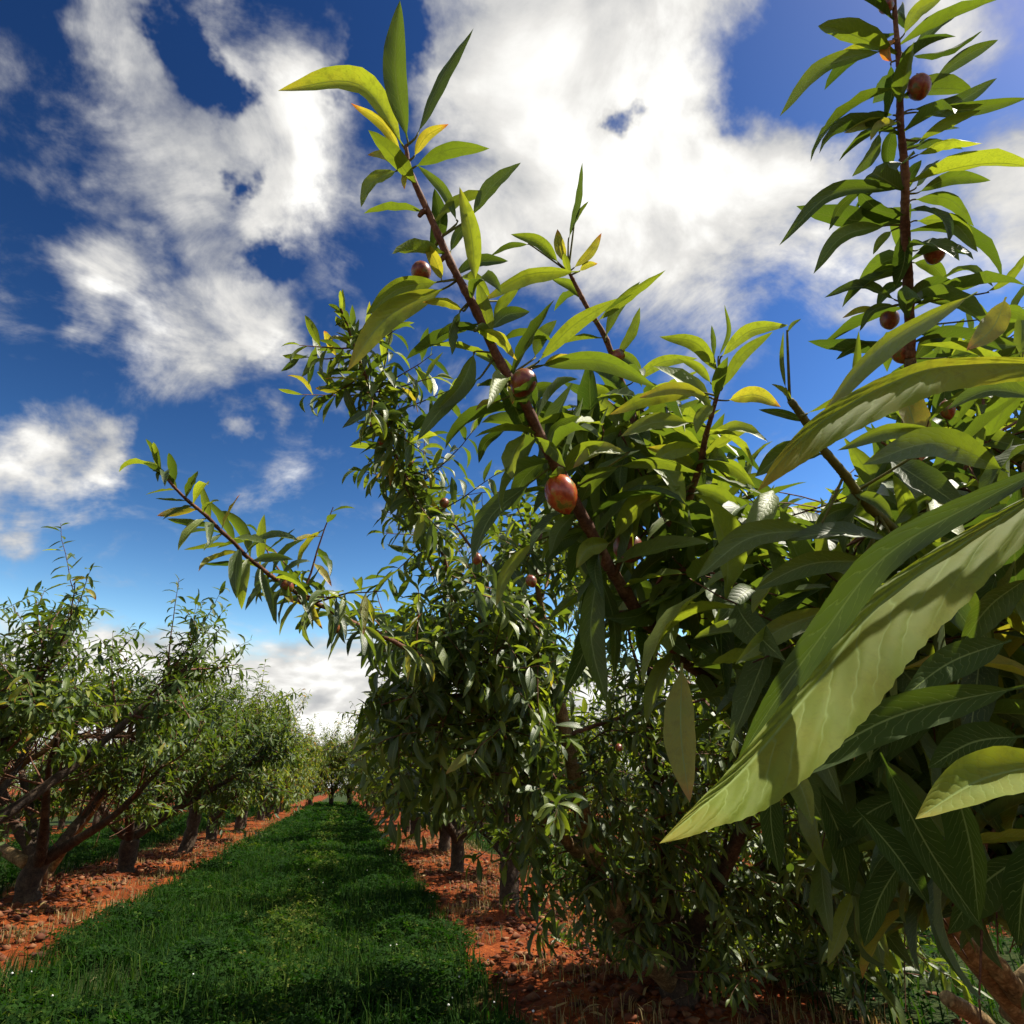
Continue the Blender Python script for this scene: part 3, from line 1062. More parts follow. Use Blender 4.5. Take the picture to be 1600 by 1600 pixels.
for (base, ht, label, seed, tr, ns) in LEFT:
    T = Tree('peach_tree', base, label, 'trees in the left row', seed)
    if seed == 21:
        limbs = T.skeleton(.5, tr, ns, 2.5, .80, .8, az0=.2)
    elif seed == 22:
        limbs = T.skeleton(.48, tr, ns, 2.05, .88, .6, az0=-.35)
        limbs.append(T.limb([T.base + [.02, 0, .40], P(72, 1368, 8.95), P(112, 1308, 8.85), P(152, 1256, 8.75), P(180, 1195, 8.7), P(215, 1110, 8.7)], .075, .022))
        limbs.append(T.limb([T.base + [-.1, -.1, .45], P(-45, 1290, 8.6), P(5, 1222, 8.4), P(40, 1190, 8.3), P(78, 1165, 8.2), P(140, 1080, 8.1)], .070, .022))
        limbs.append(T.limb([P(95, 1150, 8.2), P(150, 1150, 8.25), P(208, 1146, 8.3), P(250, 1120, 8.3)], .038, .018))
    else:
        limbs = T.skeleton(.5 if seed == 23 else .85, tr, ns, 2.3 if seed == 23 else 2.2, .85, .7, lean=(.12, 0) if seed == 24 else (0, 0))
    T.dress(limbs, n_sec=17 if seed != 22 else 13, n_sh=6, sh_len=.50, whips=3, whip_len=.95, droop=.5, llen=.140, spacing=.029, tone=(.0, .56), t_start=.24, leafw=1.3)
    T.finish(T_SM, M_DULL, 300, keep=keepL, twig_fn=keepL)

# ------------------------------------------------------------------ far trees: three individuals, copied down the rows
VAR = []
for k in range(3):
    T = Tree('peach_tree', (0, 0), 'x', 'x', 60 + k)
    limbs = T.skeleton(.55, .10, 5, 2.2, .80, .8)
    T.dress(limbs, n_sec=11, n_sh=5, whips=5, whip_len=1.1, droop=.65, llen=.17, spacing=.042, tone=(.1, .82), t_start=.22, leafw=1.25)
    T.finish(T_LO, M_DULL if k < 2 else M_FARLEAF, 0)
    VAR.append(T.root)
rf = random.Random(5)
FAR = []
yy = 19.2
k = 0
ORD = ['fifth', 'sixth', 'seventh', 'eighth', 'ninth', 'tenth', 'eleventh', 'twelfth', 'thirteenth', 'fourteenth', 'fifteenth', 'sixteenth', 'seventeenth', 'eighteenth', 'nineteenth', 'twentieth']
while yy < 46:
    far = k >= 4
    lab = ('left row tree, %s, far down the path' % ['fifth back, sunlit crown with upright whips', 'sixth back, small spreading crown',
           'seventh back, yellow green crown', 'eighth back, yellow green crown'][k]) if not far else 'small distant tree in the left row, %s from the front' % ORD[k]
    FAR.append((-3.1 + rf.uniform(-.2, .2), yy, lab, 'trees in the left row', 0 if k == 0 else (2 if k in (2, 3, 5, 6, 8) else k % 2), (1.2 if k < 5 else 1.05) * rf.uniform(.85, 1.12)))
    yy += 3.3 + rf.uniform(-.2, .3)
    k += 1
yy = 14.7
k = 0
while yy < 46:
    lab = 'right row tree, %s, beside the path' % ['fifth back', 'sixth back', 'seventh back', 'eighth back'][k] if k < 4 else 'small distant tree in the right row, %s from the front' % ORD[k]
    FAR.append((1.95 + rf.uniform(-.2, .2), yy, lab, 'trees in the right row', rf.randrange(2), rf.uniform(1.0, 1.2)))
    yy += 3.3 + rf.uniform(-.2, .3)
    k += 1
for x0, ys_, lab, grp, vs in ((-8.3, (8, 11.2, 14.5, 17.8, 21, 24.3, 27.6, 31), 'tree of the second row left of the path, between nearer trunks', 'trees in the second left row', (0, 1, 2)),
                              (7.1, (3.5, 6.8, 10.1, 13.4, 16.7, 20, 23.3, 27), 'tree in the next row right, behind near foliage', 'trees in the next right row', (0, 1, 2)),
                              (12.2, (8, 13, 18, 24), 'tree two rows to the right, behind near foliage', 'trees two rows to the right', (0, 1))):
    for kk, q in enumerate(ys_):
        FAR.append((x0 + rf.uniform(-.2, .2), q + rf.uniform(-.3, .3), lab + ', %s from the front' % (['first', 'second', 'third', 'fourth'] + ORD)[kk], grp, rf.choice(vs), rf.uniform(.82, 1.0)))
first = [True] * 3
for (x, y, lab, grp, v, sc) in FAR:
    if first[v]:
        first[v] = False
        r = VAR[v]
        r.location = (x, y, 0)
        r.rotation_euler = (0, 0, rf.uniform(0, 6.28))
        r.scale = (sc,) * 3
        r['label'] = lab
        r['group'] = grp
    else:
        copy_tree(VAR[v], (x, y, 0), rf.uniform(0, 6.28), sc, lab, grp)

# a wooded edge closing the rows far off
for k, x in enumerate((-14, -10, -7, -4.6, -3.3, -2.1, -.9, .3, 1.5, 3, 5.5, 9, 13, 17)):
    copy_tree(VAR[k % 3], (x, 49 + rf.uniform(-3, 3), 0), rf.uniform(0, 6.28), rf.uniform(1.25, 1.7), 'tree in the far line closing off the orchard', 'trees closing off the orchard')

# ------------------------------------------------------------------ right row: the two trees behind the middle one
for (base, label, seed) in (((1.85, 8.1), 'right row tree third from the camera, behind the dense middle crown', 31),
                            ((1.76, 11.45), 'right row tree fourth from the camera, thin dark trunk on red soil', 32)):
    T = Tree('peach_tree', base, label, 'trees in the right row', seed)
    limbs = T.skeleton(.6, .10, 6, 2.0, .85, .6)
    T.dress(limbs, n_sec=11, n_sh=6, whips=3, whip_len=.8, droop=.75, llen=.145, spacing=.031, t_start=.25, leafw=1.1)
    T.finish(T_SM, M_DULL, 200, keep=lambda p, x, y, d: p[:, 2] > .75)

# ------------------------------------------------------------------ right row: the dense middle tree
T1 = Tree('peach_tree', (2.10, 4.45), 'dense middle tree with long shoots reaching left over the grass path', 'trees in the right row', 41)
rng = T1.rng
limbs = T1.skeleton(.42, .11, 6, 1.95, .85, .65, az0=2.6)
limbs.append(T1.limb([P(1120, 1590, 4.3), P(1045, 1530, 4.0), P(965, 1430, 3.75), P(915, 1290, 3.6), P(885, 1150, 3.5), P(850, 980, 3.4), P(835, 880, 3.3)], .085, .010))
limbs.append(T1.limb([T1.base + [-.1, 0, .4], P(900, 1330, 3.7), P(780, 1180, 3.3), P(720, 1060, 3.0)], .045, .014))
T1.dress(limbs, n_sec=7, n_sh=5, sec_len=.95, whips=2, whip_len=.7, droop=.6, llen=.125, spacing=.027, t_start=.15, tone=(.10, .76), leafw=1.28)
POLY1 = [(600, 800), (640, 740), (760, 790), (900, 740), (1050, 790), (1250, 900), (1420, 980), (1700, 1200), (1700, 1700), (960, 1700), (930, 1540), (850, 1500), (800, 1450),
         (720, 1350), (640, 1330), (585, 1290), (545, 1200), (555, 1110), (580, 1080), (575, 1010), (640, 940), (620, 860)]


def pick1():
    while True:
        px, py = rng.uniform(540, 1500), rng.uniform(640, 1600)
        if inside(POLY1, np.array([px]), np.array([py]))[0]:
            break
    d = rng.uniform(2.8, 4.8) if py < 1300 else rng.uniform(3.4, 5.4)
    if px > 1000:
        d += .4
    p = P(px, py, d)
    p[2] = max(p[2], .25)
    return p


fill_zone(T1, pick1, 120, 6, .34, .125, .28, .026, (.10, .76), 1.28)


def pick1b():
    p = P(rng.uniform(930, 1500), rng.uniform(1220, 1600), rng.uniform(3.3, 5.0))
    p[2] = max(p[2], .3)
    return p


fill_zone(T1, pick1b, 60, 6, .30, .125, .8, .026, (.05, .82), 1.1)
fill_zone(T1, lambda: P(rng.uniform(560, 860), rng.uniform(930, 1270), rng.uniform(2.7, 3.8)), 30, 6, .30, .125, .30, .026, (.10, .76), 1.28)


def shoot_px(T, pts, n, r0, r1, spacing, llen, droop, t0=.0, name='branch', tone=(.05, .85), mat=None, width=1.0, angle=1.0, sides=7):
    q = np.array([P(*p) for p in pts])
    q = catmull(q, n)
    nn = n * 4
    qd = catmull(q[::3] if len(q) > 12 else q, nn) if False else np.stack([np.interp(np.linspace(0, n - 1, nn), np.arange(n), q[:, k]) for k in range(3)], -1)
    arc = np.concatenate([[0], np.cumsum(np.linalg.norm(np.diff(qd, axis=0), axis=1))])
    rr = np.linspace(r0, r1, nn) * (1 + .16 * np.maximum(0, np.sin(arc * 2 * math.pi / .031 + np.sin(arc * 37))) ** 8 + .05 * np.sin(arc * 90))
    qd = qd + .18 * rr[:, None] * np.stack([np.sin(arc * 61), np.sin(arc * 47 + 1), np.sin(arc * 53 + 2)], -1)
    V, F = tube(qd, rr, sides, T.rng, .03)
    o = add_obj(name, build_mesh(name, V - T.base, F, mat or M_TWIG), T.root)
    T.last_branch = o
    if spacing:
        leaf_shoot(T.rng, T.LV, q, t0, spacing, llen, droop, tone=tone, width=width, angle=angle)
    return q


fixed_from = sum(len(a) for a in T1.LV.pos)
T1.fixed_twigs = len(T1.twigs)
# the long shoot reaching left and the steep one above it
qL = shoot_px(T1, [(720, 1060, 3.0), (609, 999, 2.35), (557, 975, 2.15), (478, 933, 1.85), (444, 913, 1.75), (396, 878, 1.62), (347, 830, 1.5), (306, 792, 1.42), (275, 765, 1.36), (249, 731, 1.32)],
              30, .009, .0022, .0135, .130, .25, .10, tone=(.05, .7), width=.95)
leaf_shoot(T1.rng, T1.LV, qL[-3:], .2, .009, .115, -.1, angle=.8, tone=(.2, .75), width=.9)
qU = shoot_px(T1, [(720, 1000, 3.1), (690, 860, 2.95), (640, 760, 2.75), (608, 690, 2.6), (585, 620, 2.45), (560, 560, 2.35), (543, 510, 2.25), (533, 482, 2.2)],
              30, .012, .003, .014, .130, .15, .05, width=1.1)
leaf_shoot(T1.rng, T1.LV, qU[:26], .05, .015, .13, .3, width=1.1)
for k in range(40):
    i = T1.rng.integers(1, 24)
    d = unit(T1.rng.standard_normal(3) + UP * .2)
    s2 = curve_shoot(T1.rng, qU[i], d, T1.rng.uniform(.16, .42) * (1.3 - i / 30), 5, .3, .08)
    T1.twig(s2, .004, .0015, 3)
    leaf_shoot(T1.rng, T1.LV, s2, .1, .021, .125, .3, width=1.1)
for k in range(9):
    i = T1.rng.integers(0, 13)
    d = unit(T1.rng.standard_normal(3) + UP * .5)
    s2 = curve_shoot(T1.rng, qL[i], d, T1.rng.uniform(.12, .26), 5, .2, .08)
    T1.twig(s2, .004, .0015, 3)
    leaf_shoot(T1.rng, T1.LV, s2, .1, .024, .125, .6, width=.9)
total = sum(len(a) for a in T1.LV.pos)


def keep1(p, x, y, d):
    m = inside(POLY1, x, y)
    m[fixed_from:] = True
    return m & (p[:, 2] > .18)


print('T1 leaves', T1.finish(T_MID, M_LEAF, 300, keep=keep1, twig_poly=POLY1))
for (px, py, r, d) in ((449, 916, 10, 1.72), (472, 936, 8, 1.80), (522, 979, 9, 2.0), (586, 658, 10, 2.42), (597, 690, 8, 2.5), (640, 722, 6, 2.6),
                       (694, 786, 8, 2.75), (745, 873, 9, 2.5), (830, 908, 9, 2.6), (967, 1168, 6, 2.9), (480, 1000, 0, 1)):
    if r:
        add_fruit(T1.root, T1.base, P(px, py, d), r * d / FPX, T1.rng)

# ------------------------------------------------------------------ the near tree that fills the right foreground
T0 = Tree('peach_tree', (1.98, 1.62), 'near tree filling the right foreground with large close leaves and red fruit', 'trees in the right row', 51)
rng = T0.rng
b0 = T0.base
V, F = tube(catmull([b0 + [0, 0, -.06], b0 + [-.02, .02, .2], b0 + [.0, .0, .46]], 9), np.array([.16, .13, .12, .115, .11, .11, .115, .12, .13]), 14, rng, .05)
add_obj('trunk', build_mesh('trunk', V - b0, F, M_BARK), T0.root)
crotch = b0 + np.array([0, 0, .40])
T0.limb([crotch, crotch + [-.25, .0, .22], P(1330, 1260, 1.25), P(1220, 1160, 1.08)], .030, .0115)
T0.limb([crotch, crotch + [-.15, -.25, .35], P(1560, 1000, 1.05), P(1440, 760, .92), P(1422, 560, .86)], .045, .0075)
T0.limb([crotch, crotch + [-.35, -.45, .5], P(1680, 900, .62), P(1660, 700, .45)], .045, .010)
T0.limb([crotch, crotch + [.2, .30, .45], crotch + [.45, .45, 1.0], crotch + [.55, .40, 1.6]], .055, .02)
T0.limb([crotch, crotch + [.4, -.3, .5], crotch + [.8, -.4, 1.1], crotch + [.95, -.3, 1.7]], .055, .02)
# old cut limbs low down by the trunk
T0.limb([P(1598, 1560, 1.45), P(1560, 1515, 1.43), P(1522, 1476, 1.42)], .024, .020, 'cut_limb', label='short pale pruned limb stub')
T0.limb([P(1590, 1660, 1.72), P(1540, 1600, 1.66), P(1480, 1560, 1.60)], .024, .019, 'cut_limb', label='short pale pruned limb stub')
T0.limb([P(1640, 1500, 1.70), P(1600, 1540, 1.69), P(1580, 1590, 1.70)], .026, .03, 'cut_limb', label='short pale pruned limb stub')

SHOOTS = {
    'A': [(1220, 1160, 1.08), (1130, 1085, 1.0), (1060, 1020, .94), (985, 940, .88), (940, 862, .84), (872, 735, .79), (830, 650, .765), (790, 580, .75), (735, 470, .735), (690, 380, .725), (655, 300, .72), (640, 262, .72), (634, 228, .72)],
    'B': [(1422, 560, .86), (1420, 480, .85), (1416, 380, .83), (1414, 300, .82), (1410, 220, .81), (1405, 130, .80), (1402, 60, .80), (1394, -30, .80)],
    'C': [(1470, 900, .72), (1392, 824, .66), (1337, 766, .62), (1296, 714, .59), (1262, 661, .57), (1234, 626, .56)],
    'D': [(1010, 760, .98), (985, 640, .98), (950, 540, .97), (912, 468, .96), (888, 425, .95)],
    'E': [(1060, 830, .95), (1090, 740, .88), (1101, 690, .85), (1112, 650, .83), (1124, 600, .82)],
}
RAD = {'A': (.0105, .0020), 'B': (.0072, .0025), 'C': (.0052, .003), 'D': (.006, .0025), 'E': (.005, .0025)}
HERO_Q, HERO_O = [], []
for k in SHOOTS:
    q_ = shoot_px(T0, SHOOTS[k], 34, RAD[k][0], RAD[k][1], 0, 0, 0, mat=M_SHOOT if k == 'C' else M_TWIG, sides=8)
    HERO_Q.append(q_)
    HERO_O.append(T0.last_branch)
    T0.limbs.append((q_, None))
HERO_PTS = np.vstack(HERO_Q)
leaf_shoot(rng, T0.LV, HERO_Q[1], .0, .012, .120, .30, tone=(.02, .45))  # dark tones put this shoot's shaded undersides into the leaf colour
leaf_shoot(rng, T0.LV, HERO_Q[0][:22], .12, .013, .115, .1, tone=(.1, .70))
leaf_shoot(rng, T0.LV, HERO_Q[0][17:31], .0, .026, .090, .1, tone=(.2, .7))
leaf_shoot(rng, T0.LV, HERO_Q[3], .0, .028, .09, .2, tone=(.2, .75))
leaf_shoot(rng, T0.LV, HERO_Q[4], .0, .022, .10, .2, tone=(.3, .78))
T0_FIX = sum(len(a) for a in T0.LV.pos)
PETIOLES = []
HERO_OWN = np.concatenate([np.full(len(q), k) for k, q in enumerate(HERO_Q)])
# spur stubs and a side twig on the main shoot
for (a, b_) in (((1000, 962, .89), (955, 958, .87)), ((1040, 1005, .92), (1060, 960, .90)), ((960, 900, .85), (975, 870, .84)), ((1070, 1030, .95), (1085, 985, .93)), ((700, 400, .727), (688, 408, .72)), ((665, 330, .72), (655, 338, .717))):
    q = np.array([P(*a), (P(*a) + P(*b_)) / 2 + [0, 0, .003], P(*b_)])
    V, F = tube(q, [.004, .0032, .0024], 6)
    add_obj('spur', build_mesh('spur', V - b0, F, M_TWIG), T0.root)


def hero_leaf(bx, by, tx, ty, bend, wpx, tone, d0, d1=None, roll=None, fold=.45, seg=14, across=6, ctrl=None, curlz=0.0, wave=.10, halves=None, quilt=.03, slim=0.0, section=None, mat=None):
    """one leaf from stalk end (bx,by) to tip (tx,ty); bend = sideways bow, up in the picture if positive"""
    d1 = d0 if d1 is None else d1
    roll = rng.normal(0, .45) if roll is None else roll
    if ctrl is None:
        dx, dy = tx - bx, ty - by
        L = math.hypot(dx, dy)
        px_, py_ = dy / L, -dx / L
        if py_ > .05 or (abs(py_) <= .05 and px_ < 0):
            px_, py_ = -px_, -py_
        ctrl = [(.5, (bx + tx) / 2 + px_ * bend, (by + ty) / 2 + py_ * bend)]
    pts = [(bx, by, d0)] + [(cx, cy, d0 + (d1 - d0) * f + curlz) for f, cx, cy in ctrl] + [(tx, ty, d1)]
    sp = catmull(np.array([P(*p) for p in pts]), seg + 1)
    dh = np.linalg.norm(HERO_PTS - sp[0], axis=1)
    jn = int(np.argmin(dh))
    if .003 < dh[jn] < .10:
        mid_ = (HERO_PTS[jn] + sp[0]) / 2 - (sp[1] - sp[0]) * .12
        PETIOLES.append(tube(catmull([HERO_PTS[jn], mid_, sp[0], sp[0] + (sp[1] - sp[0]) * .6], 6), np.linspace(.0017, .0010, 6), 4))
    t = np.linspace(0, 1, seg + 1)
    T = unit(np.gradient(sp, axis=0))
    N = unit(CAM - sp)
    N = unit(N - T * np.sum(N * T, 1, keepdims=True))
    Y = np.cross(N, T)
    # +roll tips the picture-upper edge away
    sgn = 1.0
    if np.mean(Y @ UPV) < 0:
        roll = -roll
        sgn = -1.0
    rl = roll * (1 + .25 * np.sin(3 * t + rng.uniform(0, 6)))
    N2 = N * np.cos(rl)[:, None] + Y * np.sin(rl)[:, None]
    Y2 = Y * np.cos(rl)[:, None] - N * np.sin(rl)[:, None]
    dm = (d0 + d1) / 2
    w = width_profile(t) * (1 + slim * (.60 - .85 * np.clip((t - .30) / .55, 0, 1))) * .5 * wpx * dm / FPX / max(.35, math.cos(fold * .8))
    w = w * (1 + .018 * np.where(np.arange(seg + 1) % 2 == 0, 1, -1) * (seg > 30))
    vs = np.linspace(-1, 1, across + 1)
    V = np.zeros((seg + 1, across + 1, 3))
    UVs = np.zeros((seg + 1, across + 1, 2))
    ph = rng.uniform(0, 6)
    for k, s in enumerate(vs):
        a = abs(s)
        f = fold * (.6 + .4 * a)
        if halves:
            f = halves[0 if s * sgn < 0 else 1] * (.75 + .25 * a)
        wv = wave * np.sin(t * 24 + (1.9 if s > 0 else 0) + ph) * a ** 2.5
        if section:
            th0, th1, usc = section
            if s * sgn <= 0:
                aa = np.linspace(0, a, 24)
                th = th0 * (1 - aa) + th1 * aa
                oy, on = float(np.trapz(np.cos(th), aa)), float(np.trapz(np.sin(th), aa))
            else:
                oy, on = a * usc, a * usc * .8
            qs = quilt * np.sin(2 * math.pi * (t * 11.5 - a * 2.2) + .9 * np.sin(6 * t)) * (a * (1.2 - a) * 2.4) * (1 + .5 * np.sin(11 * t))
            V[:, k] = sp + Y2 * (w * np.sign(s) * oy)[:, None] + N2 * (w * (on + wv + qs))[:, None]
            UVs[:, k, 0] = t
            UVs[:, k, 1] = .5 + .5 * s
            continue
        qv = quilt * np.sin(2 * math.pi * (t * 10.5 - a * 2.6) + (1.1 if s > 0 else 0) + .8 * np.sin(7 * t)) * (a * (1.15 - a) * 2.4) * (1 + .5 * np.sin(11 * t))
        V[:, k] = sp + Y2 * (w * s * math.cos(f))[:, None] + N2 * (w * (a * math.sin(f) + wv + qv))[:, None]
        UVs[:, k, 0] = t
        UVs[:, k, 1] = .5 + .5 * s
    n2 = across + 1
    i, j = np.meshgrid(np.arange(seg), np.arange(across), indexing='ij')
    F = np.stack([i * n2 + j, (i + 1) * n2 + j, (i + 1) * n2 + j + 1, i * n2 + j + 1], -1).reshape(-1, 4)
    V = V.reshape(-1, 3)
    me = build_mesh('leaf', V - b0, F, mat or M_HERO, UVs.reshape(-1, 2), np.full(len(V), tone))
    return add_obj('leaf', me, HERO_O[HERO_OWN[jn]] if dh[jn] < .10 else T0.root)


# leaves of the main shoot, one by one: base, tip, bow, width, tone, depth, depth at tip
LA = [
    (634, 235, 434, 142, 62, 50, .78, .72, .70), (638, 225, 625, 0, -14, 46, .30, .72, .70), (650, 215, 740, 44, 8, 26, .25, .72, .74),
    (630, 248, 548, 161, 14, 22, .92, .725, .71), (646, 246, 701, 194, 10, 22, .93, .72, .70), (646, 262, 765, 232, 14, 30, .45, .72, .70),
    (624, 260, 574, 242, 8, 18, .88, .72, .70), (622, 266, 564, 324, 14, 28, .70, .72, .69), (634, 268, 632, 296, 2, 11, .95, .715, .70),
    (715, 348, 652, 258, 10, 20, .40, .73, .74), (736, 340, 814, 254, 8, 30, .42, .74, .76), (743, 445, 718, 292, 6, 34, .76, .73, .71),
    (672, 400, 679, 294, -12, 32, .15, .73, .74), (691, 440, 662, 377, 4, 25, .90, .72, .70), (703, 395, 738, 345, 6, 20, .35, .735, .75),
    (688, 440, 572, 492, 16, 40, .62, .73, .70), (700, 448, 542, 580, 24, 50, .80, .73, .68), (708, 432, 794, 408, 10, 27, .20, .735, .76),
    (905, 424, 752, 470, 18, 33, .76, .78, .74), (725, 486, 660, 472, 10, 22, .84, .735, .71), (720, 485, 706, 555, 10, 33, .35, .735, .72),
    (740, 517, 808, 563, 16, 30, .80, .73, .71), (764, 516, 828, 487, 10, 29, .22, .745, .77), (838, 568, 965, 466, 10, 30, .66, .78, .75),
    (742, 549, 683, 642, -10, 36, .50, .74, .71), (752, 588, 652, 688, 8, 34, .42, .745, .70), (836, 572, 1027, 606, 26, 38, .45, .76, .72),
    (848, 571, 896, 555, 5, 15, .95, .76, .75), (792, 602, 800, 632, 3, 15, .93, .74, .735), (778, 598, 824, 680, 4, 46, .12, .76, .77),
    (776, 628, 743, 642, 5, 14, .96, .75, .74), (832, 586, 836, 648, 6, 24, .15, .76, .77), (822, 674, 801, 750, 10, 42, .74, .765, .73),
    (790, 672, 748, 724, 12, 20, .15, .77, .76), (830, 680, 884, 730, 8, 30, .50, .77, .74), (828, 755, 737, 878, 18, 48, .35, .785, .74),
    (836, 846, 775, 948, 14, 24, .78, .83, .80), (982, 708, 895, 732, 14, 34, .82, .80, .76), (965, 729, 1092, 738, 14, 28, .55, .82, .78),
    (955, 848, 900, 888, 14, 36, .78, .83, .79), (922, 872, 880, 1090, -22, 44, .12, .86, .84), (938, 874, 948, 1100, -20, 50, .45, .83, .77),
    (930, 880, 960, 1060, 14, 26, .30, .85, .86), (1046, 785, 1086, 850, 6, 24, .55, .86, .84), (957, 846, 1064, 760, 18, 42, .70, .83, .79),
    (950, 815, 1048, 742, 14, 36, .55, .85, .84), (1076, 910, 1015, 948, 12, 36, .66, .88, .85), (1100, 614, 952, 648, 12, 30, .80, .84, .80),
    (1082, 661, 970, 682, 12, 34, .76, .84, .80), (852, 700, 905, 650, 12, 34, .30, .78, .80), (860, 712, 800, 800, 14, 34, .25, .80, .79),
    (905, 790, 965, 730, 12, 34, .45, .81, .79), (880, 740, 945, 690, 10, 32, .60, .79, .77), (915, 830, 850, 880, 12, 36, .25, .84, .83),
    (900, 800, 860, 868, 8, 30, .50, .83, .80), (1066, 1036, 1078, 1254, -8, 62, .84, .62, .54, -.3), (1152, 1066, 1130, 1112, 6, 40, .76, .95, .90),
    (1065, 970, 1075, 900, 8, 30, .45, .92, .90), (980, 935, 905, 985, 14, 40, .30, .88, .86), (1000, 950, 1010, 1050, -10, 36, .15, .93, .95),
    (815, 640, 870, 600, 10, 30, .40, .77, .79), (770, 540, 720, 515, 8, 26, .40, .745, .74), (805, 610, 765, 560, 6, 24, .2, .76, .78),
    (790, 470, 850, 420, 8, 24, .45, .80, .82), (770, 500, 810, 452, 6, 22, .6, .78, .78), (835, 560, 870, 500, 8, 26, .5, .78, .79),
]
# second shoot and the pale one right of it
LD = [(888, 376, 910, 254, -6, 17, .25, .95, .95), (897, 352, 920, 314, 4, 9, .5, .95, .95), (884, 412, 871, 358, -4, 22, .90, .945, .93),
      (874, 412, 798, 366, 12, 24, .55, .95, .92), (895, 420, 940, 364, -6, 18, .90, .95, .95), (905, 424, 934, 412, 4, 13, .85, .95, .94),
      (828, 382, 766, 400, 8, 12, .4, .97, .95), (912, 470, 862, 436, 8, 20, .5, .96, .97), (930, 505, 1040, 422, 6, 26, .6, .96, .93),
      (945, 530, 1000, 440, 8, 22, .5, .96, .98), (962, 560, 1000, 480, -8, 22, .55, .97, .98), (950, 545, 1003, 605, 14, 22, .4, .97, .95),
      (985, 600, 1090, 560, 14, 24, .62, .97, .93), (1000, 640, 1075, 600, 12, 26, .7, .96, .92), (985, 640, 905, 600, 12, 24, .55, .98, .96),
      (1000, 680, 930, 690, 10, 28, .62, .98, .95), (1005, 720, 1100, 690, 14, 28, .70, .97, .92), (975, 610, 915, 640, 10, 24, .4, .98, .98),
      (1124, 585, 1030, 526, 22, 30, .60, .83, .80), (1125, 560, 1232, 508, 18, 28, .70, .83, .79), (1127, 610, 1208, 518, 12, 24, .55, .83, .80),
      (1116, 560, 1112, 508, 2, 11, .45, .83, .84), (1122, 560, 1132, 476, -12, 9, .5, .83, .83), (1112, 600, 1060, 560, 8, 18, .6, .84, .84),
      (1136, 626, 1220, 636, 14, 32, .86, .82, .77), (1116, 632, 1088, 678, 6, 26, .72, .82, .80), (1112, 622, 998, 622, 14, 26, .82, .83, .79),
      (1105, 680, 1200, 690, 16, 30, .74, .84, .79), (1098, 700, 1010, 740, 16, 32, .76, .86, .82), (1095, 720, 1180, 760, 14, 32, .60, .87, .83),
      (1090, 735, 1010, 700, 10, 28, .80, .88, .86), (1080, 760, 1160, 810, 12, 34, .55, .89, .86)]
# top right shoot
LB = [(1385, 78, 1218, 182, 28, 32, .52, .80, .77), (1388, 70, 1310, 82, 8, 14, .80, .80, .80), (1396, 60, 1394, 96, 8, 26, 1.0, .795, .79), (1411, 56, 1474, -6, 10, 28, .72, .80, .80),
      (1418, 92, 1528, -2, 8, 26, .25, .80, .82), (1420, 88, 1535, 48, -10, 28, .15, .81, .83), (1456, 128, 1560, 62, 6, 26, .30, .82, .83),
      (1420, 172, 1558, 122, -14, 27, .2, .81, .83), (1424, 176, 1606, 153, -6, 26, .35, .81, .80), (1434, 220, 1533, 172, 6, 22, .62, .81, .79),
      (1392, 98, 1384, 188, -6, 24, .12, .81, .82), (1398, 188, 1318, 208, 8, 22, .80, .81, .79), (1398, 180, 1340, 184, 5, 14, .2, .82, .82),
      (1376, 205, 1331, 276, -6, 26, .5, .81, .80), (1396, 200, 1389, 272, 6, 28, .15, .82, .83), (1402, 190, 1360, 220, 8, 22, .84, .80, .79),
      (1430, 244, 1535, 224, 14, 27, .76, .81, .78), (1432, 230, 1500, 200, 8, 22, .4, .82, .84), (1430, 295, 1470, 248, 6, 22, .2, .82, .83),
      (1432, 302, 1548, 282, 14, 26, .35, .82, .81), (1426, 312, 1522, 354, 24, 28, .40, .82, .80), (1428, 345, 1528, 394, 24, 30, .55, .83, .80),
      (1420, 294, 1217, 384, 40, 32, .30, .82, .78), (1350, 295, 1295, 360, 10, 19, .25, .82, .82), (1415, 336, 1340, 298, -12, 42, .15, .82, .82),
      (1388, 352, 1271, 428, 24, 32, .48, .83, .79), (1412, 356, 1399, 452, -8, 36, .15, .83, .83), (1394, 360, 1364, 398, 4, 16, .7, .83, .82),
      (1430, 392, 1512, 398, 14, 20, .45, .82, .80), (1402, 470, 1288, 465, 20, 24, .2, .85, .82), (1400, 476, 1343, 518, 14, 17, .3, .85, .84),
      (1372, 482, 1316, 497, 6, 13, .88, .85, .84), (1465, 440, 1552, 448, 22, 32, .45, .84, .80), (1412, 480, 1503, 448, 16, 36, .2, .84, .82),
      (1540, 458, 1606, 392, -6, 20, .6, .80, .78), (1526, 500, 1620, 500, 14, 26, .4, .80, .78), (1426, 566, 1492, 508, 10, 36, .2, .86, .86),
      (1364, 536, 1306, 562, 6, 16, .15, .87, .86), (1420, 420, 1350, 440, 10, 22, .3, .84, .85), (1425, 410, 1480, 440, 10, 26, .35, .85, .86),
      (1418, 300, 1440, 250, 6, 20, .15, .83, .84), (1405, 250, 1440, 215, 6, 18, .3, .82, .83), (1416, 440, 1370, 480, 8, 24, .2, .86, .87),
      (1418, 520, 1480, 540, 12, 30, .3, .87, .86), (1440, 470, 1560, 520, 18, 30, .45, .84, .82), (1400, 20, 1370, 0, 4, 16, .3, .8, .8),
      (1398, 0, 1440, -40, 4, 20, .3, .8, .8), (1600, 480, 1540, 510, 8, 26, .4, .9, .9), (1480, 560, 1590, 540, 12, 32, .35, .88, .86)]
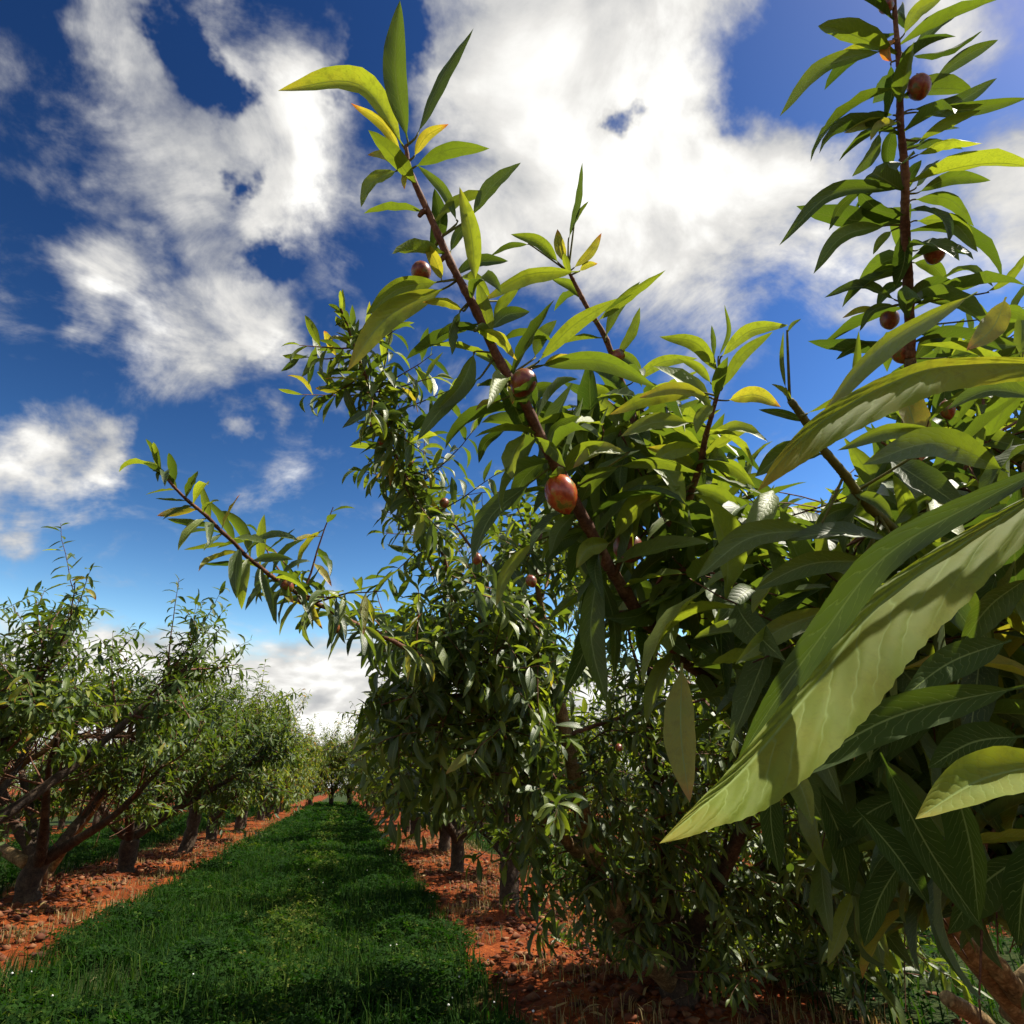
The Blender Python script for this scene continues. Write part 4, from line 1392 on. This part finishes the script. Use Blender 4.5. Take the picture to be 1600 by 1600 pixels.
# the close leaves at the right; low tones put shade into the lower ones' colour
LC = [(1255, 650, 1342, 516, -34, 27, .55, .56, .54), (1228, 610, 1224, 518, -4, 9, .5, .56, .56), (1230, 520, 1252, 498, 3, 8, .5, .56, .56), (1238, 628, 1205, 600, 3, 13, .7, .56, .55),
      (1527, 456, 1277, 656, 26, 44, .78, .60, .50, -.35), (1572, 464, 1510, 548, -12, 46, .90, .62, .60), (1262, 660, 1185, 640, 4, 16, .25, .57, .58),
      (1576, 738, 1348, 726, 40, 60, .52, .55, .50, .2), (1482, 678, 1308, 704, 20, 34, .55, .58, .54), (1290, 710, 1180, 745, 20, 44, .45, .59, .60),
      (1278, 828, 1088, 904, 28, 52, .50, .60, .55, .25), (1398, 846, 1222, 846, 14, 44, .35, .62, .58), (1360, 876, 1178, 922, 18, 46, .45, .62, .58),
      (1308, 950, 1148, 1038, 14, 46, .66, .64, .58), (1188, 880, 1084, 937, 10, 26, .6, .70, .66), (1330, 770, 1395, 812, 10, 26, .5, .62, .60),
      (1340, 790, 1270, 830, 10, 32, .4, .63, .62), (1392, 820, 1300, 790, 12, 34, .5, .66, .66), (1392, 824, 1480, 770, 12, 34, .35, .66, .68),
      (1420, 840, 1395, 740, 8, 34, .6, .68, .66), (1600, 1072, 1220, 1222, 30, 74, .195, .42, .36, -.15), (1580, 1000, 1407, 1092, 14, 62, .19, .50, .44, -.2),
      (1660, 1190, 1430, 1280, 20, 92, .78, .34, .29, .15), (1226, 1184, 1270, 1290, 6, 44, .66, .60, .54), (1204, 1208, 1218, 1366, -6, 42, .08, .62, .60),
      (1375, 1176, 1540, 1458, -10, 62, .10, .50, .46), (1337, 1262, 1452, 1414, 6, 60, .06, .60, .58), (1480, 1190, 1530, 1440, 10, 70, .12, .45, .44),
      (1620, 620, 1480, 640, 20, 46, .35, .50, .52), (1640, 680, 1530, 780, 14, 60, .3, .55, .55), (1610, 900, 1500, 1010, 12, 60, .2, .48, .50),
      (1600, 1150, 1450, 1200, 16, 66, .16, .50, .50), (1480, 1110, 1310, 1230, 14, 52, .15, .62, .62), (1420, 1240, 1300, 1330, 14, 50, .10, .66, .66),
      (1610, 1330, 1480, 1460, 16, 70, .08, .55, .55), (1630, 1290, 1590, 1480, 10, 66, .06, .5, .5), (1280, 1230, 1330, 1400, 10, 52, .06, .66, .66), (1420, 1330, 1350, 1480, 10, 56, .05, .62, .62)]
NH = 0
for L_ in (LA, LD, LB, LC):
    for spec in L_:
        a = list(spec)
        rl = a[9] if len(a) > 9 else None
        a[6] = a[6] if a[6] < .82 else .82 + (a[6] - .82) * (.35 if a[6] < .99 else .9)
        hero_leaf(*a[:9], roll=rl, fold=rng.uniform(.3, .65), mat=M_BIG if a[6] < .2 or a[5] > 80 else None)
        NH += 1
# the huge close leaf, the pale arching one, and a dark strip for the first's shade; halves = tilt of the lower and the upper blade half
hero_leaf(1760, 690, 1030, 1318, 0, 140, .785, .38, .175, roll=0, seg=70, across=20, section=(.80, -.20, .22), quilt=.06, slim=1.0, mat=M_BIG,
          ctrl=[(.2, 1580, 800), (.45, 1385, 935), (.62, 1275, 1068), (.8, 1165, 1198), (.92, 1090, 1266)], wave=.03)
hero_leaf(1780, 640, 1183, 768, 0, 104, .80, .38, .27, roll=0, seg=44, across=14, section=(.9, -.1, .3), quilt=.06, mat=M_BIG,
          ctrl=[(.15, 1650, 575), (.4, 1487, 572), (.6, 1394, 598), (.8, 1290, 655), (.92, 1225, 715)], wave=.05)
hero_leaf(1720, 690, 1150, 1195, 0, 60, .18, .245, .25, roll=.1, fold=.3, seg=40, across=8, ctrl=[(.3, 1540, 778), (.5, 1385, 868), (.7, 1290, 985), (.88, 1205, 1105)])  # added dark leaf, stands in for the shaded upper half of the huge leaf
NH += 3

# the rest of the crown: leafy side shoots through the right foreground
POLY0 = [(800, 690), (860, 620), (960, 600), (1060, 600), (1150, 690), (1210, 780), (1300, 810), (1360, 700), (1440, 560), (1540, 470), (1720, 380), (1900, 300), (1900, 1800), (1480, 1800),
         (1420, 1600), (1330, 1480), (1230, 1330), (1190, 1160), (1100, 1020), (990, 960), (900, 870)]
ZONES0 = [  # px range, py range, depth range, side branches
    ((850, 1090), (650, 870), (.88, 1.2), 8), ((1030, 1310), (790, 1080), (.82, 1.3), 9), ((1300, 1660), (580, 900), (.78, 1.3), 10),
    ((1290, 1720), (900, 1200), (.65, 1.25), 15), ((1260, 1720), (1150, 1520), (.65, 1.25), 18)]
for (xr, yr, dr, cnt) in ZONES0:
    fill_zone(T0, lambda: P(rng.uniform(*xr), rng.uniform(*yr), rng.uniform(*dr)), cnt, 5, .20, .130, .12, .021, (.05, .72), 1.0, .0042)
# unseen crown shoots right of the picture, added to shade the lower leaves
fill_zone(T0, lambda: np.array([rng.uniform(1.25, 2.7), rng.uniform(.1, 1.7), rng.uniform(1.2, 2.2)]), 46, 5, .32, .135, .5, .024, (.05, .75), 1.1, .008, n_limb=slice(3, 5))
V, F = join(PETIOLES)
add_obj('leaf_stalks', build_mesh('leaf_stalks', V - b0, F, M_SHOOT), T0.root, kind='stuff')


def keep0(p, x, y, d):
    m = inside(POLY0, x, y) | (x > 1640)
    m[:T0_FIX] = True
    m &= ~inside([(1440, 1430), (1620, 1430), (1620, 1620), (1380, 1620), (1400, 1500)], x, y)
    near = np.linalg.norm(p - CAM, axis=1)
    return m & (near > .45) & (d > .3)


T0.finish(T_HI, M_NEAR, max(0, 300 - NH), keep=keep0, twig_poly=POLY0)
for (px, py, r, d) in ((658, 425, 16, .735), (818, 598, 22, .71), (877, 771, 28, .745), (1436, 136, 18, .80), (1460, 396, 16, .82), (1390, 499, 15, .88),
                       (1408, 551, 16, .87), (966, 558, 13, .97), (982, 856, 24, .90), (1205, 1165, 10, .75), (1080, 965, 15, .97), (1385, 8, 12, .80), (1480, 640, 13, .85)):
    fo = add_fruit(T0.root, b0, P(px, py, d), r * d / FPX, rng)
    if r > 24:
        fo.data = RIPE_ME
        fo['label'] = 'larger orange red fruit with a green patch'
